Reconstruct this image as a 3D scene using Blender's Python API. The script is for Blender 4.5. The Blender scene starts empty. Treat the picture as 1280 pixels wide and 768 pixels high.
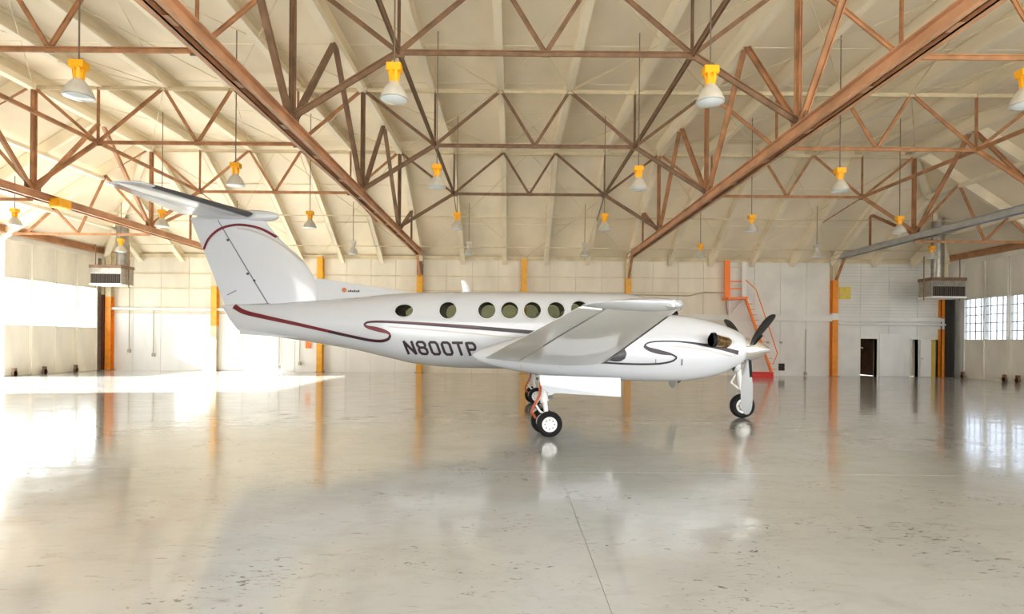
import bpy, bmesh, math, random
from mathutils import Vector, Matrix
from mathutils.bvhtree import BVHTree
random.seed(7)
C = bpy.context.scene.collection
S = bpy.context.scene
R = math.radians

# ------------------------------------------------------------------ camera
F, HOR, CAMH, ROLL = 718.0, 428.0, 1.67, R(0.5)
cd = bpy.data.cameras.new('camera'); cam = bpy.data.objects.new('camera', cd); C.objects.link(cam)
cd.sensor_width = 36; cd.lens = F / 1280 * 36
cd.shift_y = (HOR - 384) / 1280
cd.clip_end = 400
cam.matrix_world = Matrix.Translation((0, 0, CAMH)) @ Matrix.Rotation(R(90), 4, 'X') @ Matrix.Rotation(ROLL, 4, 'Z')
S.camera = cam
S.view_settings.view_transform = 'Standard'
S.view_settings.look = 'None'
S.view_settings.gamma = 1
S.view_settings.use_curve_mapping = False
S.view_settings.exposure = 1.12
S.cycles.max_bounces = 12
S.cycles.diffuse_bounces = 8
S.cycles.glossy_bounces = 4
S.cycles.transparent_max_bounces = 16
S.cycles.sample_clamp_indirect = 6
S.cycles.caustics_reflective = False
S.cycles.caustics_refractive = False

# ------------------------------------------------------------------ sky and sun
w = bpy.data.worlds.new('sky'); S.world = w; w.use_nodes = True
nt = w.node_tree; nt.nodes.clear()
wo = nt.nodes.new('ShaderNodeOutputWorld'); bg = nt.nodes.new('ShaderNodeBackground')
tc = nt.nodes.new('ShaderNodeTexCoord'); sp = nt.nodes.new('ShaderNodeSeparateXYZ'); cr = nt.nodes.new('ShaderNodeValToRGB')
nt.links.new(tc.outputs['Generated'], sp.inputs[0]); nt.links.new(sp.outputs['Z'], cr.inputs[0])
cr.color_ramp.elements[0].position = 0.0; cr.color_ramp.elements[0].color = (1.0, 0.985, 0.95, 1)
cr.color_ramp.elements[1].position = 0.8; cr.color_ramp.elements[1].color = (0.78, 0.88, 1.0, 1)
nt.links.new(cr.outputs[0], bg.inputs[0]); bg.inputs[1].default_value = 3.0
nt.links.new(bg.outputs[0], wo.inputs[0])
sl = bpy.data.lights.new('sun', 'SUN'); sun = bpy.data.objects.new('sun', sl); C.objects.link(sun)
sl.energy = 18.0; sl.angle = R(0.9); sl.color = (1.0, 0.975, 0.94)
sun.rotation_euler = Vector((1.0, 0.20, -0.42)).to_track_quat('-Z', 'Y').to_euler()
sun.location = (-40, 0, 30)

# ------------------------------------------------------------------ helpers
def PX(x, y, D):
    """photo pixel -> world point at depth D (camera at the origin, level, rolled by ROLL)"""
    dx, dy = x - 640, y - HOR
    c, s = math.cos(ROLL), math.sin(ROLL)
    u = dx * c + dy * s; v = -dx * s + dy * c
    return Vector((u * D / F, D, CAMH - v * D / F))

class MB:
    def __init__(self): self.v = []; self.f = []
    def add(self, vs, fs):
        n = len(self.v); self.v += [Vector(p) for p in vs]; self.f += [[i + n for i in f] for f in fs]; return self
    def box(self, lo, hi):
        (a, b, c), (d, e, f) = lo, hi
        return self.add([(a,b,c),(d,b,c),(d,e,c),(a,e,c),(a,b,f),(d,b,f),(d,e,f),(a,e,f)],
                        [(3,2,1,0),(4,5,6,7),(0,1,5,4),(1,2,6,5),(2,3,7,6),(3,0,4,7)])
    def beam(self, p, q, w, h, up=(0, 0, 1)):
        p, q = Vector(p), Vector(q); d = (q - p).normalized(); up = Vector(up)
        if abs(d.dot(up)) > 0.98: up = Vector((0, 1, 0))
        s = d.cross(up).normalized() * (w / 2); u = s.cross(d).normalized() * (h / 2)
        vs = [p-s-u, p+s-u, p+s+u, p-s+u, q-s-u, q+s-u, q+s+u, q-s+u]
        return self.add(vs, [(3,2,1,0),(4,5,6,7),(0,1,5,4),(1,2,6,5),(2,3,7,6),(3,0,4,7)])
    def angle(self, p, q, w, t=0.016, up=(0, 0, 1)):
        """two back to back steel angles: a T-shaped member"""
        p, q = Vector(p), Vector(q); d = (q - p).normalized(); up = Vector(up)
        if abs(d.dot(up)) > 0.98: up = Vector((0, 1, 0))
        s = d.cross(up).normalized(); u = s.cross(d).normalized()
        self.beam(p + u*w*0.45, q + u*w*0.45, w, t + 0.008, up)
        self.beam(p - s*(t), q - s*(t), t, w, up); self.beam(p + s*t, q + s*t, t, w, up); return self
    def tube(self, p, q, r, n=10, r2=None, cap=True):
        p, q = Vector(p), Vector(q); d = (q - p).normalized(); r2 = r if r2 is None else r2
        a = Vector((0, 0, 1)) if abs(d.z) < .9 else Vector((1, 0, 0))
        s = d.cross(a).normalized(); u = s.cross(d)
        vs = []
        for c, rr in ((p, r), (q, r2)):
            for i in range(n):
                t = 2*math.pi*i/n; vs.append(c + (s*math.cos(t) + u*math.sin(t))*rr)
        fs = [(i, (i+1) % n, n+(i+1) % n, n+i) for i in range(n)]
        if cap: fs += [tuple(range(n))[::-1], tuple(range(n, 2*n))]
        return self.add(vs, fs)
    def path(self, pts, r, n=8):
        for a, b in zip(pts[:-1], pts[1:]): self.tube(a, b, r, n)
        return self
    def lathe(self, prof, c=(0,0,0), axis='Z', n=32):
        """prof: list of (r, t) - radius and position along the axis"""
        c = Vector(c); vs = []
        for r, t in prof:
            for i in range(n):
                a = 2*math.pi*i/n; x, y = r*math.cos(a), r*math.sin(a)
                vs.append(c + (Vector((x, y, t)) if axis == 'Z' else Vector((x, t, y)) if axis == 'Y' else Vector((t, x, y))))
        fs = []
        for k in range(len(prof)-1):
            for i in range(n):
                fs.append((k*n+i, k*n+(i+1) % n, (k+1)*n+(i+1) % n, (k+1)*n+i))
        fs += [tuple(range(n))[::-1], tuple(range((len(prof)-1)*n, len(prof)*n))]
        return self.add(vs, fs)
    def build(self, name, mat, parent=None, smooth=False, bevel=0, sharp=35):
        me = bpy.data.meshes.new(name)
        off = world_loc(parent) if parent else Vector()
        bm = bmesh.new()
        vv = [bm.verts.new(p - off) for p in self.v]
        for f in self.f:
            try: bm.faces.new([vv[i] for i in f])
            except ValueError: pass
        bmesh.ops.remove_doubles(bm, verts=bm.verts, dist=1e-5)
        bmesh.ops.recalc_face_normals(bm, faces=bm.faces)
        if bevel: bmesh.ops.bevel(bm, geom=bm.edges[:], offset=bevel, segments=1, affect='EDGES')
        bm.to_mesh(me); bm.free()
        me.materials.append(mat)
        if smooth:
            me.polygons.foreach_set('use_smooth', [True]*len(me.polygons))
            me.set_sharp_from_angle(angle=R(sharp))
        o = bpy.data.objects.new(name, me); C.objects.link(o)
        if parent: o.parent = parent
        return o

def world_loc(o):
    p = Vector()
    while o: p = p + o.location; o = o.parent
    return p
def tag(o, label=None, cat=None, group=None, kind=None):
    if label: o['label'] = label
    if cat: o['category'] = cat
    if group: o['group'] = group
    if kind: o['kind'] = kind
    return o
def thing(name, label, cat, loc=(0,0,0), group=None, kind=None):
    o = bpy.data.objects.new(name, None); C.objects.link(o); o.location = loc
    o.empty_display_size = .3
    return tag(o, label, cat, group, kind)
def inst(src, name, loc, parent, scale=None):
    """another object on the same mesh, loc in world space"""
    o = bpy.data.objects.new(name, src.data); C.objects.link(o)
    o.parent = parent; o.location = Vector(loc) - (world_loc(parent) if parent else Vector())
    if scale: o.scale = scale
    return o
def copy_tree(o, parent=None):
    c = o.copy(); C.objects.link(c); c.parent = parent
    for ch in list(o.children): copy_tree(ch, c)
    return c

# ------------------------------------------------------------------ materials
def mat(name, col, rough=.5, metal=0, coat=0, var=0, scale=3.0, bump=0, bscale=40, spec=.5, stretch=(1,1,1), col2=None):
    m = bpy.data.materials.new(name); m.use_nodes = True; t = m.node_tree; b = t.nodes['Principled BSDF']
    b.inputs['Base Color'].default_value = (*col, 1); b.inputs['Roughness'].default_value = rough
    b.inputs['Metallic'].default_value = metal; b.inputs['Coat Weight'].default_value = coat
    b.inputs['Coat Roughness'].default_value = .04; b.inputs['Specular IOR Level'].default_value = spec
    if var or bump:
        tcn = t.nodes.new('ShaderNodeTexCoord'); mp = t.nodes.new('ShaderNodeMapping')
        t.links.new(tcn.outputs['Object'], mp.inputs[0]); mp.inputs['Scale'].default_value = stretch
    if var:
        n = t.nodes.new('ShaderNodeTexNoise'); n.inputs['Scale'].default_value = scale; n.inputs['Detail'].default_value = 6
        t.links.new(mp.outputs[0], n.inputs['Vector'])
        r = t.nodes.new('ShaderNodeValToRGB'); t.links.new(n.outputs[0], r.inputs[0])
        c2 = col2 or tuple(c * (1 - var) for c in col)
        r.color_ramp.elements[0].position = .33; r.color_ramp.elements[0].color = (*c2, 1)
        r.color_ramp.elements[1].position = .62; r.color_ramp.elements[1].color = (*col, 1)
        t.links.new(r.outputs[0], b.inputs['Base Color'])
    if bump:
        n2 = t.nodes.new('ShaderNodeTexNoise'); n2.inputs['Scale'].default_value = bscale; n2.inputs['Detail'].default_value = 4
        t.links.new(mp.outputs[0], n2.inputs['Vector'])
        bp = t.nodes.new('ShaderNodeBump'); bp.inputs['Strength'].default_value = bump; bp.inputs['Distance'].default_value = .02
        t.links.new(n2.outputs[0], bp.inputs['Height']); t.links.new(bp.outputs[0], b.inputs['Normal'])
    return m

M = {}
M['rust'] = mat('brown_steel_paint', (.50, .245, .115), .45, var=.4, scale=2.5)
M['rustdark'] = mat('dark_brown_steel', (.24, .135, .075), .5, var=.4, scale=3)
M['chord'] = mat('lit_brown_steel', (.66, .36, .20), .42, var=.35, scale=1.2)  # brown lightened to stand in for light on the bottom chords
M['redbrown'] = mat('red_brown_primer', (.14, .035, .02), .6, var=.3)
M['cream_steel'] = mat('cream_painted_steel', (.72, .62, .42), .5, var=.25, scale=1.5)
M['rafter'] = mat('cream_painted_rafter', (.91, .82, .64), .5, var=.2, scale=.8, stretch=(1,.3,1))
M['greysteel'] = mat('grey_painted_steel', (.50, .50, .49), .35, metal=.2, var=.2)
M['galv'] = mat('galvanised_sheet', (.38, .36, .32), .35, metal=.7, var=.25, scale=6)
M['ceiling'] = mat('ceiling_board', (.88, .785, .615), .8, var=.18, scale=.45, bump=.3, bscale=2.0, stretch=(1,.5,1))
M['wall_cream'] = mat('cream_wall_board', (.80, .735, .61), .6, var=.14, scale=1.2, stretch=(1,1,.3))
M['wall_white'] = mat('white_wall_board', (.84, .83, .80), .6, var=.10, scale=1.0, stretch=(1,1,.3))
M['wall_grey'] = mat('grey_white_wall_board', (.78, .77, .73), .6, var=.12, scale=.9)
M['backing'] = mat('wall_seam', (.42, .36, .26), .8)
M['door_panel'] = mat('hangar_door_sheet', (.80, .76, .66), .55, var=.18, scale=1.0, stretch=(1,1,.4))
M['orange'] = mat('orange_post_paint', (.90, .30, .02), .45, var=.2, scale=4)
M['amber'] = mat('amber_post_paint', (.86, .42, .03), .45, var=.2, scale=4)
M['ladder'] = mat('orange_ladder_paint', (.95, .22, .02), .4)
M['yellow'] = mat('yellow_plastic', (.90, .42, .01), .4)
M['signyellow'] = mat('yellow_sign_board', (.80, .62, .13), .5, var=.12, scale=5)
M['shade'] = mat('lamp_enamel', (.56, .53, .46), .28, coat=.3, var=.12, scale=8)
M['lens'] = mat('lamp_lens_glass', (.80, .88, .92), .08, coat=1)
M['wire'] = mat('dark_cable', (.16, .12, .09), .6)
M['black'] = mat('black_rubber', (.010, .010, .011), .75, var=.3, scale=10, spec=.25)
M['blackgloss'] = mat('black_paint', (.010, .009, .010), .45, coat=.1)
M['dark'] = mat('dark_void', (.03, .026, .022), .8)
M['paint'] = mat('white_aircraft_paint', (.54, .565, .61), .22, coat=.7)
M['paintgrey'] = mat('off_white_underside_paint', (.70, .70, .69), .3, coat=.4, var=.07, scale=1.2)
M['boot'] = mat('grey_deice_boot', (.07, .07, .075), .4)
M['seam'] = mat('panel_gap', (.12, .12, .125), .6)
M['maroon'] = mat('maroon_stripe', (.14, .008, .016), .4, coat=.15)
M['navy'] = mat('charcoal_stripe', (.02, .010, .016), .5, coat=.1)
M['taupe'] = mat('taupe_stripe', (.42, .38, .32), .3, coat=.4)
M['letter'] = mat('charcoal_lettering', (.028, .014, .02), .5, coat=.1)
M['bronze'] = mat('heat_tinted_steel', (.55, .33, .12), .22, metal=1, var=.6, scale=14, col2=(.12,.07,.04))
M['chrome'] = mat('polished_spinner', (.80, .80, .80), .14, metal=.85)
M['blade'] = mat('grey_blade_paint', (.27, .28, .29), .3, coat=.3)
M['gear'] = mat('white_gear_paint', (.82, .82, .80), .35, coat=.3)
M['hose'] = mat('orange_brown_hose', (.50, .10, .03), .5)
M['cabin'] = mat('cabin_lining', (.20, .19, .16), .8)
M['red'] = mat('red_paint', (.70, .02, .015), .4)
M['seat'] = mat('beige_leather', (.38, .31, .20), .5)
M['greenwall'] = mat('door_yellow_room', (.82, .62, .14), .6)
M['mud'] = mat('trunk_and_leaf', (.05, .10, .03), .8, var=.5, scale=8)

def glass(name, tint, gl=.12, rough=.03):
    m = bpy.data.materials.new(name); m.use_nodes = True; t = m.node_tree; t.nodes.clear()
    o = t.nodes.new('ShaderNodeOutputMaterial'); tr = t.nodes.new('ShaderNodeBsdfTransparent'); g = t.nodes.new('ShaderNodeBsdfGlossy')
    mx = t.nodes.new('ShaderNodeMixShader'); lw = t.nodes.new('ShaderNodeLayerWeight'); fr = t.nodes.new('ShaderNodeMapRange'); pw = t.nodes.new('ShaderNodeMath'); pw.operation = 'POWER'; pw.inputs[1].default_value = 4
    t.links.new(lw.outputs['Facing'], pw.inputs[0]); t.links.new(pw.outputs[0], fr.inputs[0]); fr.inputs[3].default_value = .04; fr.inputs[4].default_value = .7; lw.inputs[0].default_value = .5
    tr.inputs[0].default_value = (*tint, 1); g.inputs['Roughness'].default_value = rough
    t.links.new(fr.outputs[0], mx.inputs[0]); t.links.new(tr.outputs[0], mx.inputs[1]); t.links.new(g.outputs[0], mx.inputs[2])
    t.links.new(mx.outputs[0], o.inputs[0]); return m
M['glass'] = glass('hangar_window_glass', (.90, .94, .97))
M['dimglass'] = glass('dimmed_bluish_window_glass', (.55, .59, .65))  # tint darkened to hold back the daylight seen through these panes
M['cabinglass'] = glass('tinted_cabin_glass', (.53, .59, .49))
M['clear'] = glass('clear_lens', (.9, .92, .93))

def floor_mat(name, base, c2):
    m = bpy.data.materials.new(name); m.use_nodes = True; t = m.node_tree; b = t.nodes['Principled BSDF']; L = t.links.new
    g = t.nodes.new('ShaderNodeNewGeometry')
    def noise(scale, det, stretch, rough=.6, dist=0):
        mp = t.nodes.new('ShaderNodeMapping'); L(g.outputs['Position'], mp.inputs[0]); mp.inputs['Scale'].default_value = stretch
        n = t.nodes.new('ShaderNodeTexNoise'); n.inputs['Scale'].default_value = scale; n.inputs['Detail'].default_value = det
        n.inputs['Roughness'].default_value = rough; n.inputs['Distortion'].default_value = dist
        L(mp.outputs[0], n.inputs['Vector']); return n.outputs[0]
    def ramp(src, a, b_, ca, cb):
        r = t.nodes.new('ShaderNodeValToRGB'); L(src, r.inputs[0])
        r.color_ramp.elements[0].position = a; r.color_ramp.elements[0].color = (*ca, 1)
        r.color_ramp.elements[1].position = b_; r.color_ramp.elements[1].color = (*cb, 1); return r.outputs[0]
    def mul(a, bb):
        x = t.nodes.new('ShaderNodeMix'); x.data_type = 'RGBA'; x.blend_type = 'MULTIPLY'; x.inputs[0].default_value = 1
        L(a, x.inputs[6]); L(bb, x.inputs[7]); return x.outputs[2]
    col = ramp(noise(.35, 5, (1, 1, 1)), .35, .65, c2, base)
    col = mul(col, ramp(noise(2.2, 8, (1, 1.6, 1), .7, .6), .30, .52, (.90, .89, .86), (1, 1, 1)))
    # broom-like scuffs
    col = mul(col, ramp(noise(5.0, 8, (.5, 1.8, 1), .75, 1.2), .33, .40, (.72, .68, .61), (1, 1, 1)))
    # sparse small dark chips gathered in patches
    ch = noise(16, 6, (.6, 1.6, 1), .7, .8); pt = noise(.9, 3, (1, 1, 1))
    ma = t.nodes.new('ShaderNodeMath'); ma.operation = 'MULTIPLY_ADD'; L(pt, ma.inputs[0]); ma.inputs[1].default_value = -.45; L(ch, ma.inputs[2])
    col = mul(col, ramp(ma.outputs[0], .105, .14, (.36, .31, .25), (1, 1, 1)))
    # rust tinted stain patches
    col = mul(col, ramp(noise(.8, 6, (.5, 1.4, 1), .6, .5), .66, .78, (1, 1, 1), (.93, .80, .58)))
    L(col, b.inputs['Base Color'])
    rr = t.nodes.new('ShaderNodeMapRange'); L(noise(1.3, 6, (1, 1.5, 1)), rr.inputs[0])
    rr.inputs[1].default_value = .3; rr.inputs[2].default_value = .7; rr.inputs[3].default_value = .10; rr.inputs[4].default_value = .22
    L(rr.outputs[0], b.inputs['Roughness'])
    b.inputs['Specular IOR Level'].default_value = .8
    b.inputs['Coat Weight'].default_value = .45; b.inputs['Coat Roughness'].default_value = .05
    bp = t.nodes.new('ShaderNodeBump'); bp.inputs['Strength'].default_value = .30; bp.inputs['Distance'].default_value = .012
    L(noise(1.7, 5, (.7, 1.5, 1), .55, .4), bp.inputs['Height'])
    L(bp.outputs[0], b.inputs['Normal']); L(bp.outputs[0], b.inputs['Coat Normal'])
    return m
M['floor'] = floor_mat('sealed_concrete', (.51, .52, .50), (.43, .44, .425))
M['joint'] = mat('joint_filler', (.36, .33, .28), .7)
M['apron'] = mat('outdoor_concrete', (.78, .74, .66), .8, var=.1, scale=.3)

# ------------------------------------------------------------------ hangar dimensions
YB, XL, XR, ZE, ZC, YK = 30.7, -21.8, 23.3, 6.2, 10.2, 24.5     # back wall, side walls, eave, ceiling, kink
YF = -3.0
TR = [-15.4, -4.85, 6.2, 17.05]                                   # truss lines
POSTS = [-21.75, -15.8, -10.2, -4.92, .62, 6.15, 11.55, 17.1, 23.15]
KL, KR = -15.6, 17.1                                             # where the side slopes begin

# ------------------------------------------------------------------ floor: cast slabs over a base
fl = MB().box((XL-.3, YF, -.25), (XR+.3, YB+.3, -.005)).build('floor', M['joint']); tag(fl, kind='structure')
xs = [XL-.3, -14.17, -6.77, .63, 8.03, 15.43, XR+.3]; ys = [YF, 1.3, 7.4, 13.5, 19.6, 25.7, YB+.3]
for i in range(6):
    for j in range(6):
        MB().box((xs[i]+.0025, ys[j]+.006, -.1), (xs[i+1]-.0025, ys[j+1]-.006, 0)).build('slab', M['floor'], fl)
ap = MB().box((-150, -150, -.4), (150, 150, -.03)).build('ground', M['apron']); tag(ap, kind='structure')

# ------------------------------------------------------------------ back wall
wb = MB().box((XL-.2, YB+.06, 0), (18.6, YB+.25, ZE)).box((19.5, YB+.06, 0), (21.3, YB+.25, ZE)).box((21.7, YB+.06, 0), (22.15, YB+.25, ZE)) \
    .box((22.85, YB+.06, 0), (XR+.2, YB+.25, ZE)).box((18.6, YB+.06, 2.02), (19.5, YB+.25, ZE)).box((21.3, YB+.06, 2.0), (21.7, YB+.25, ZE)) \
    .box((22.15, YB+.06, 2.0), (22.85, YB+.25, ZE)).build('wall_back', M['backing']); tag(wb, kind='structure')
rows = [(0, 3.05), (3.07, 4.38), (4.40, 5.16), (5.18, 6.17)]
holes = [(18.6, 19.5, 2.02), (21.3, 21.7, 2.0), (22.15, 22.85, 2.0)]
for b in range(8):
    x0, x1 = POSTS[b], POSTS[b+1]
    for r, (z0, z1) in enumerate(rows):
        m = M['wall_cream'] if b < 6 and not (r == 0 and (b < 2)) else M['wall_grey']
        if r == 0 and b < 3: m = M['wall_white']  # lowest left panels coloured whiter, standing in for sunlight washing them out
        n = 4
        for k in range(n):
            a0, a1 = x0 + (x1-x0)*k/n + .008, x0 + (x1-x0)*(k+1)/n - .008
            dep = random.uniform(-.006, .006)
            if r == 0 and b == 7:
                segs = [(a0, a1, z0, z1)]
                for hx0, hx1, hz in holes:
                    out = []
                    for (s0, s1, q0, q1) in segs:
                        if s1 <= hx0 or s0 >= hx1 or q0 >= hz: out.append((s0, s1, q0, q1)); continue
                        if s0 < hx0: out.append((s0, hx0, q0, q1))
                        if s1 > hx1: out.append((hx1, s1, q0, q1))
                        out.append((max(s0, hx0), min(s1, hx1), hz, q1))
                    segs = out
                for (s0, s1, q0, q1) in segs:
                    if s1 - s0 > .03: MB().box((s0, YB+dep, q0), (s1, YB+.07, q1)).build('wall_panel', m, wb)
            else:
                MB().box((a0, YB+dep, z0), (a1, YB+.07, z1)).build('wall_panel', m, wb)
# fine horizontal boards in the last bay and girts, eave angle
for z in (3.06, 4.39, 5.17):
    for b in range(8):
        MB().box((POSTS[b]+.12, YB-.05, z-.022), (POSTS[b+1]-.12, YB-.008, z+.022)).build('girt', M['cream_steel'] if b < 6 else M['wall_grey'], wb)
ev = MB().box((XL, YB-.16, ZE-.04), (XR, YB+.05, ZE+.02)).box((XL, YB-.06, ZE-.16), (XR, YB-.02, ZE-.04)).build('trim_1', M['cream_steel']); tag(ev, kind='structure')
cb = MB()
for k in range(18): cb.box((17.3, YB-.012, 3.2+k*.165), (23.0, YB-.004, 3.208+k*.165))
o = cb.build('board_joint', M['backing'], wb); tag(o, kind='stuff')
# ceiling-high beam and pipes
bm_ = MB().box((6.3, YB-.30, 2.92), (17.0, YB-.05, 3.22)).box((17.2, YB-.28, 2.95), (22.9, YB-.05, 3.16)).build('wall_beam', M['wall_grey']); tag(bm_, 'pale grey steel beam running along the right half of the back wall', 'beam')
pp = MB()
pp.tube((XL+.4, YB-.16, 3.28), (-12.6, YB-.16, 3.28), .075, 10); pp.tube((17.2, YB-.34, 2.78), (22.9, YB-.34, 2.78), .06, 10)
MB().tube((XL+.4, YB-.16, 3.28), (-9.6, YB-.16, 3.28), .07, 10).build('pipe', M['wall_white']); tag(bpy.data.objects['pipe'], 'white horizontal pipe across the sunlit left end of the back wall', 'pipe')
p2 = MB().tube((17.25, YB-.36, 2.78), (22.9, YB-.36, 2.78), .055, 10).build('pipe', M['wall_grey']); tag(p2, 'pale pipe under the beam above the small doors at right', 'pipe')
p3 = MB().path([(6.35, YB-.14, 4.25), (9.4, YB-.14, 4.22), (10.2, YB-.14, 4.42), (11.3, YB-.14, 4.40), (11.45, YB-.14, 3.2)], .03, 6).build('conduit', M['backing']); tag(p3, 'thin bent conduit on the back wall beside the orange ladder', 'conduit')
for x, z0, z1 in ((-20.4, 1.1, 5.9), (-19.1, .9, 3.2), (-12.4, .3, 2.4), (-11.3, .5, 2.0), (15.65, .2, 2.5)):
    o = MB().tube((x, YB-.1, z0), (x, YB-.1, z1), .022, 6).box((x-.06, YB-.16, z0-.16), (x+.06, YB-.03, z0+.02)).build('conduit', M['backing'])
    tag(o, {-20.4:'tall thin conduit with a small box, nearest the left corner of the back wall', -19.1:'short thin conduit on the bright back wall below the white pipe',
            -12.4:'thin conduit low on the wall left of the amber post behind the tail', -11.3:'thin conduit low on the back wall right beside the amber post behind the tail',
            15.65:'thin grey conduit on the white wall left of the right orange post'}[x], 'conduit')
wb_ = MB().box((-11.0, YB-.10, 1.25), (-10.75, YB, 1.75)).build('fire_box', M['ladder']); tag(wb_, 'small orange box hung on the bright wall beneath the tail', 'box')
bx = MB().box((14.25, YB-.08, .28), (14.55, YB, .66)).build('outlet_box', M['dark'], bevel=.01); tag(bx, 'small black box low on the white back wall', 'box')
for i, x in enumerate((13.6, 14.3)):
    o = MB().box((x, YB-.06, 1.72), (x+.12, YB, 1.84)).build('wall_switch', M['backing']); tag(o, ('left' if i == 0 else 'right') + ' one of two small switches above the black box', 'switch')
sg = MB().box((17.45, YB-.07, 4.12), (18.05, YB-.01, 4.78)).build('wall_sign', M['signyellow'], bevel=.01); tag(sg, 'square yellow board high on the wall beside the right orange post', 'sign')
# small doorways at right
def doorway(idx, x0, x1, h, inner, dp=2.2):
    d = MB().box((x0-.05, YB-.04, 0), (x0, YB+.3, h+.05)).box((x1, YB-.04, 0), (x1+.05, YB+.3, h+.05)).box((x0, YB-.04, h), (x1, YB+.3, h+.05)).build('door_%d' % idx, M['wall_grey'])
    tag(d, kind='structure')
    q = .4 if dp > 1 else .04
    MB().box((x0-q, YB+dp, 0), (x1+q, YB+dp+.1, h+.6)).box((x0-q-.02, YB+.26, 0), (x0-q, YB+dp+.1, h+.6)).box((x1+q, YB+.26, 0), (x1+q+.02, YB+dp+.1, h+.6)) \
        .box((x0-q, YB+.26, h+.6), (x1+q, YB+dp+.1, h+.7)).build('room_lining', inner, d)
    return d
d1 = doorway(1, 18.6, 19.5, 2.02, M['rustdark'])
MB().beam((18.7, YB+1.6, 1.95), (19.5, YB+1.2, 1.5), .05, .05).beam((18.65, YB+1.6, 1.6), (19.45, YB+1.4, 1.25), .05, .05).build('stair_rail', M['greysteel'], d1)
doorway(2, 21.3, 21.7, 2.0, M['wall_cream'], .45)
d3 = doorway(3, 22.15, 22.85, 2.0, M['greenwall'], .3)
dl = MB().box((21.76, YB-.10, .02), (22.34, YB-.05, 2.0)).build('door_leaf', M['wall_white'], d3, bevel=.006)
MB().tube((21.84, YB-.1, 1.0), (21.84, YB-.17, 1.0), .03, 10).build('door_knob', M['greysteel'], dl)
lf = MB().box((19.62, YB-.05, .02), (20.9, YB-.01, 2.25)).build('door_4', M['wall_white'], bevel=.006); tag(lf, kind='structure')

# ------------------------------------------------------------------ posts on the back wall
def post(x, segs, label, name='steel_column'):
    t = thing(name, label, 'column', (x, YB-.16, 0), 'columns along the back wall')
    w_ = .15
    for z0, z1, m in segs:
        b = MB(); b.box((x-w_, YB-.31, z0), (x+w_, YB-.29, z1)); b.box((x-w_, YB-.05, z0), (x+w_, YB-.03, z1)); b.box((x-.012, YB-.29, z0), (x+.012, YB-.05, z1))
        b.build('post_section', m, t)
    MB().box((x-.22, YB-.38, 0), (x+.22, YB-.02, .02)).build('base_plate', M['rustdark'], t)
    return t
A, O_, CR, BR, WH = M['amber'], M['orange'], M['cream_steel'], M['rustdark'], M['wall_white']
post(POSTS[0]+.35, [(0.02, 3.9, O_), (3.9, 6.1, CR)], 'orange steel column in the far left corner under the heater')
post(POSTS[0], [(0.02, 4.0, M['redbrown']), (4.0, 6.1, CR)], 'dark red brown steel column beside the left corner')
post(POSTS[1], [(0.02, 2.4, CR), (2.4, 4.5, A), (4.5, 6.1, CR)], 'column left of the tail, amber in its middle, sun-washed cream tone at its foot')  # cream foot stands in for sunlight washing out the amber
post(POSTS[2], [(0.02, 6.1, A)], 'amber steel column rising behind the aircraft tail cone')
post(POSTS[3], [(0.02, 5.2, A), (5.2, 6.1, BR)], 'amber column behind the rear cabin, brown at its head')
post(POSTS[4], [(0.02, 6.1, A)], 'amber column above the middle of the row of cabin windows')
post(POSTS[5], [(0.02, 5.1, A), (5.1, 6.1, CR)], 'amber column above the wing tip, cream at its head')
post(POSTS[7], [(0.02, 3.0, O_), (3.0, 3.35, WH), (3.35, 5.1, O_), (5.1, 6.1, CR)], 'orange column beside the yellow sign, with a white band')
post(POSTS[8]-.25, [(0.02, 2.55, O_), (2.55, 3.1, WH), (3.1, 4.6, O_), (4.6, 6.1, CR)], 'orange column in the far right corner under the heater')
for x in (POSTS[3], POSTS[5], POSTS[7]):
    k = MB().beam((x, YB-.35, 5.1), (x, YB-1.1, 6.15), .12, .08).build('knee_brace', M['rust'])
    tag(k, {POSTS[3]:'brown knee brace at the head of the column behind the rear cabin', POSTS[5]:'brown knee brace at the head of the column above the wing tip', POSTS[7]:'brown knee brace above the yellow sign'}[x], 'brace')

# ------------------------------------------------------------------ side walls: hangar door leaves
def leaf_meshes(X, sgn, zb, zt, wid):
    """one tall hangar door leaf, its lower edge centre at the origin; sgn=+1 faces +X"""
    hw = wid/2 + .015
    t = .05
    fr = MB().box((-t, -hw, .0), (t, hw, zb-.05)).box((-t, -hw, zt+.05), (t, hw, ZE-.32))
    ri = MB()
    for y in (-hw+.03, hw-.03): ri.box((-t-.04, y-.03, 0.03), (t+.04, y+.03, ZE-.3))
    for z in (.06, zb-.03, zt+.03, ZE-.33): ri.box((-t-.03, -hw, z-.03), (t+.03, hw, z+.03))
    mu = MB()
    for k in range(1, 4): mu.box((-.015, -hw+2*hw*k/4-.022, zb), (.015, -hw+2*hw*k/4+.022, zt))
    for k in range(1, 5): mu.box((-.016, -hw, zb+(zt-zb)*k/5-.02), (.016, hw, zb+(zt-zb)*k/5+.02))
    pn = MB().box((-.004, -hw+.03, zb), (.004, hw-.03, zt))
    return fr, ri, mu, pn
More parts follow.
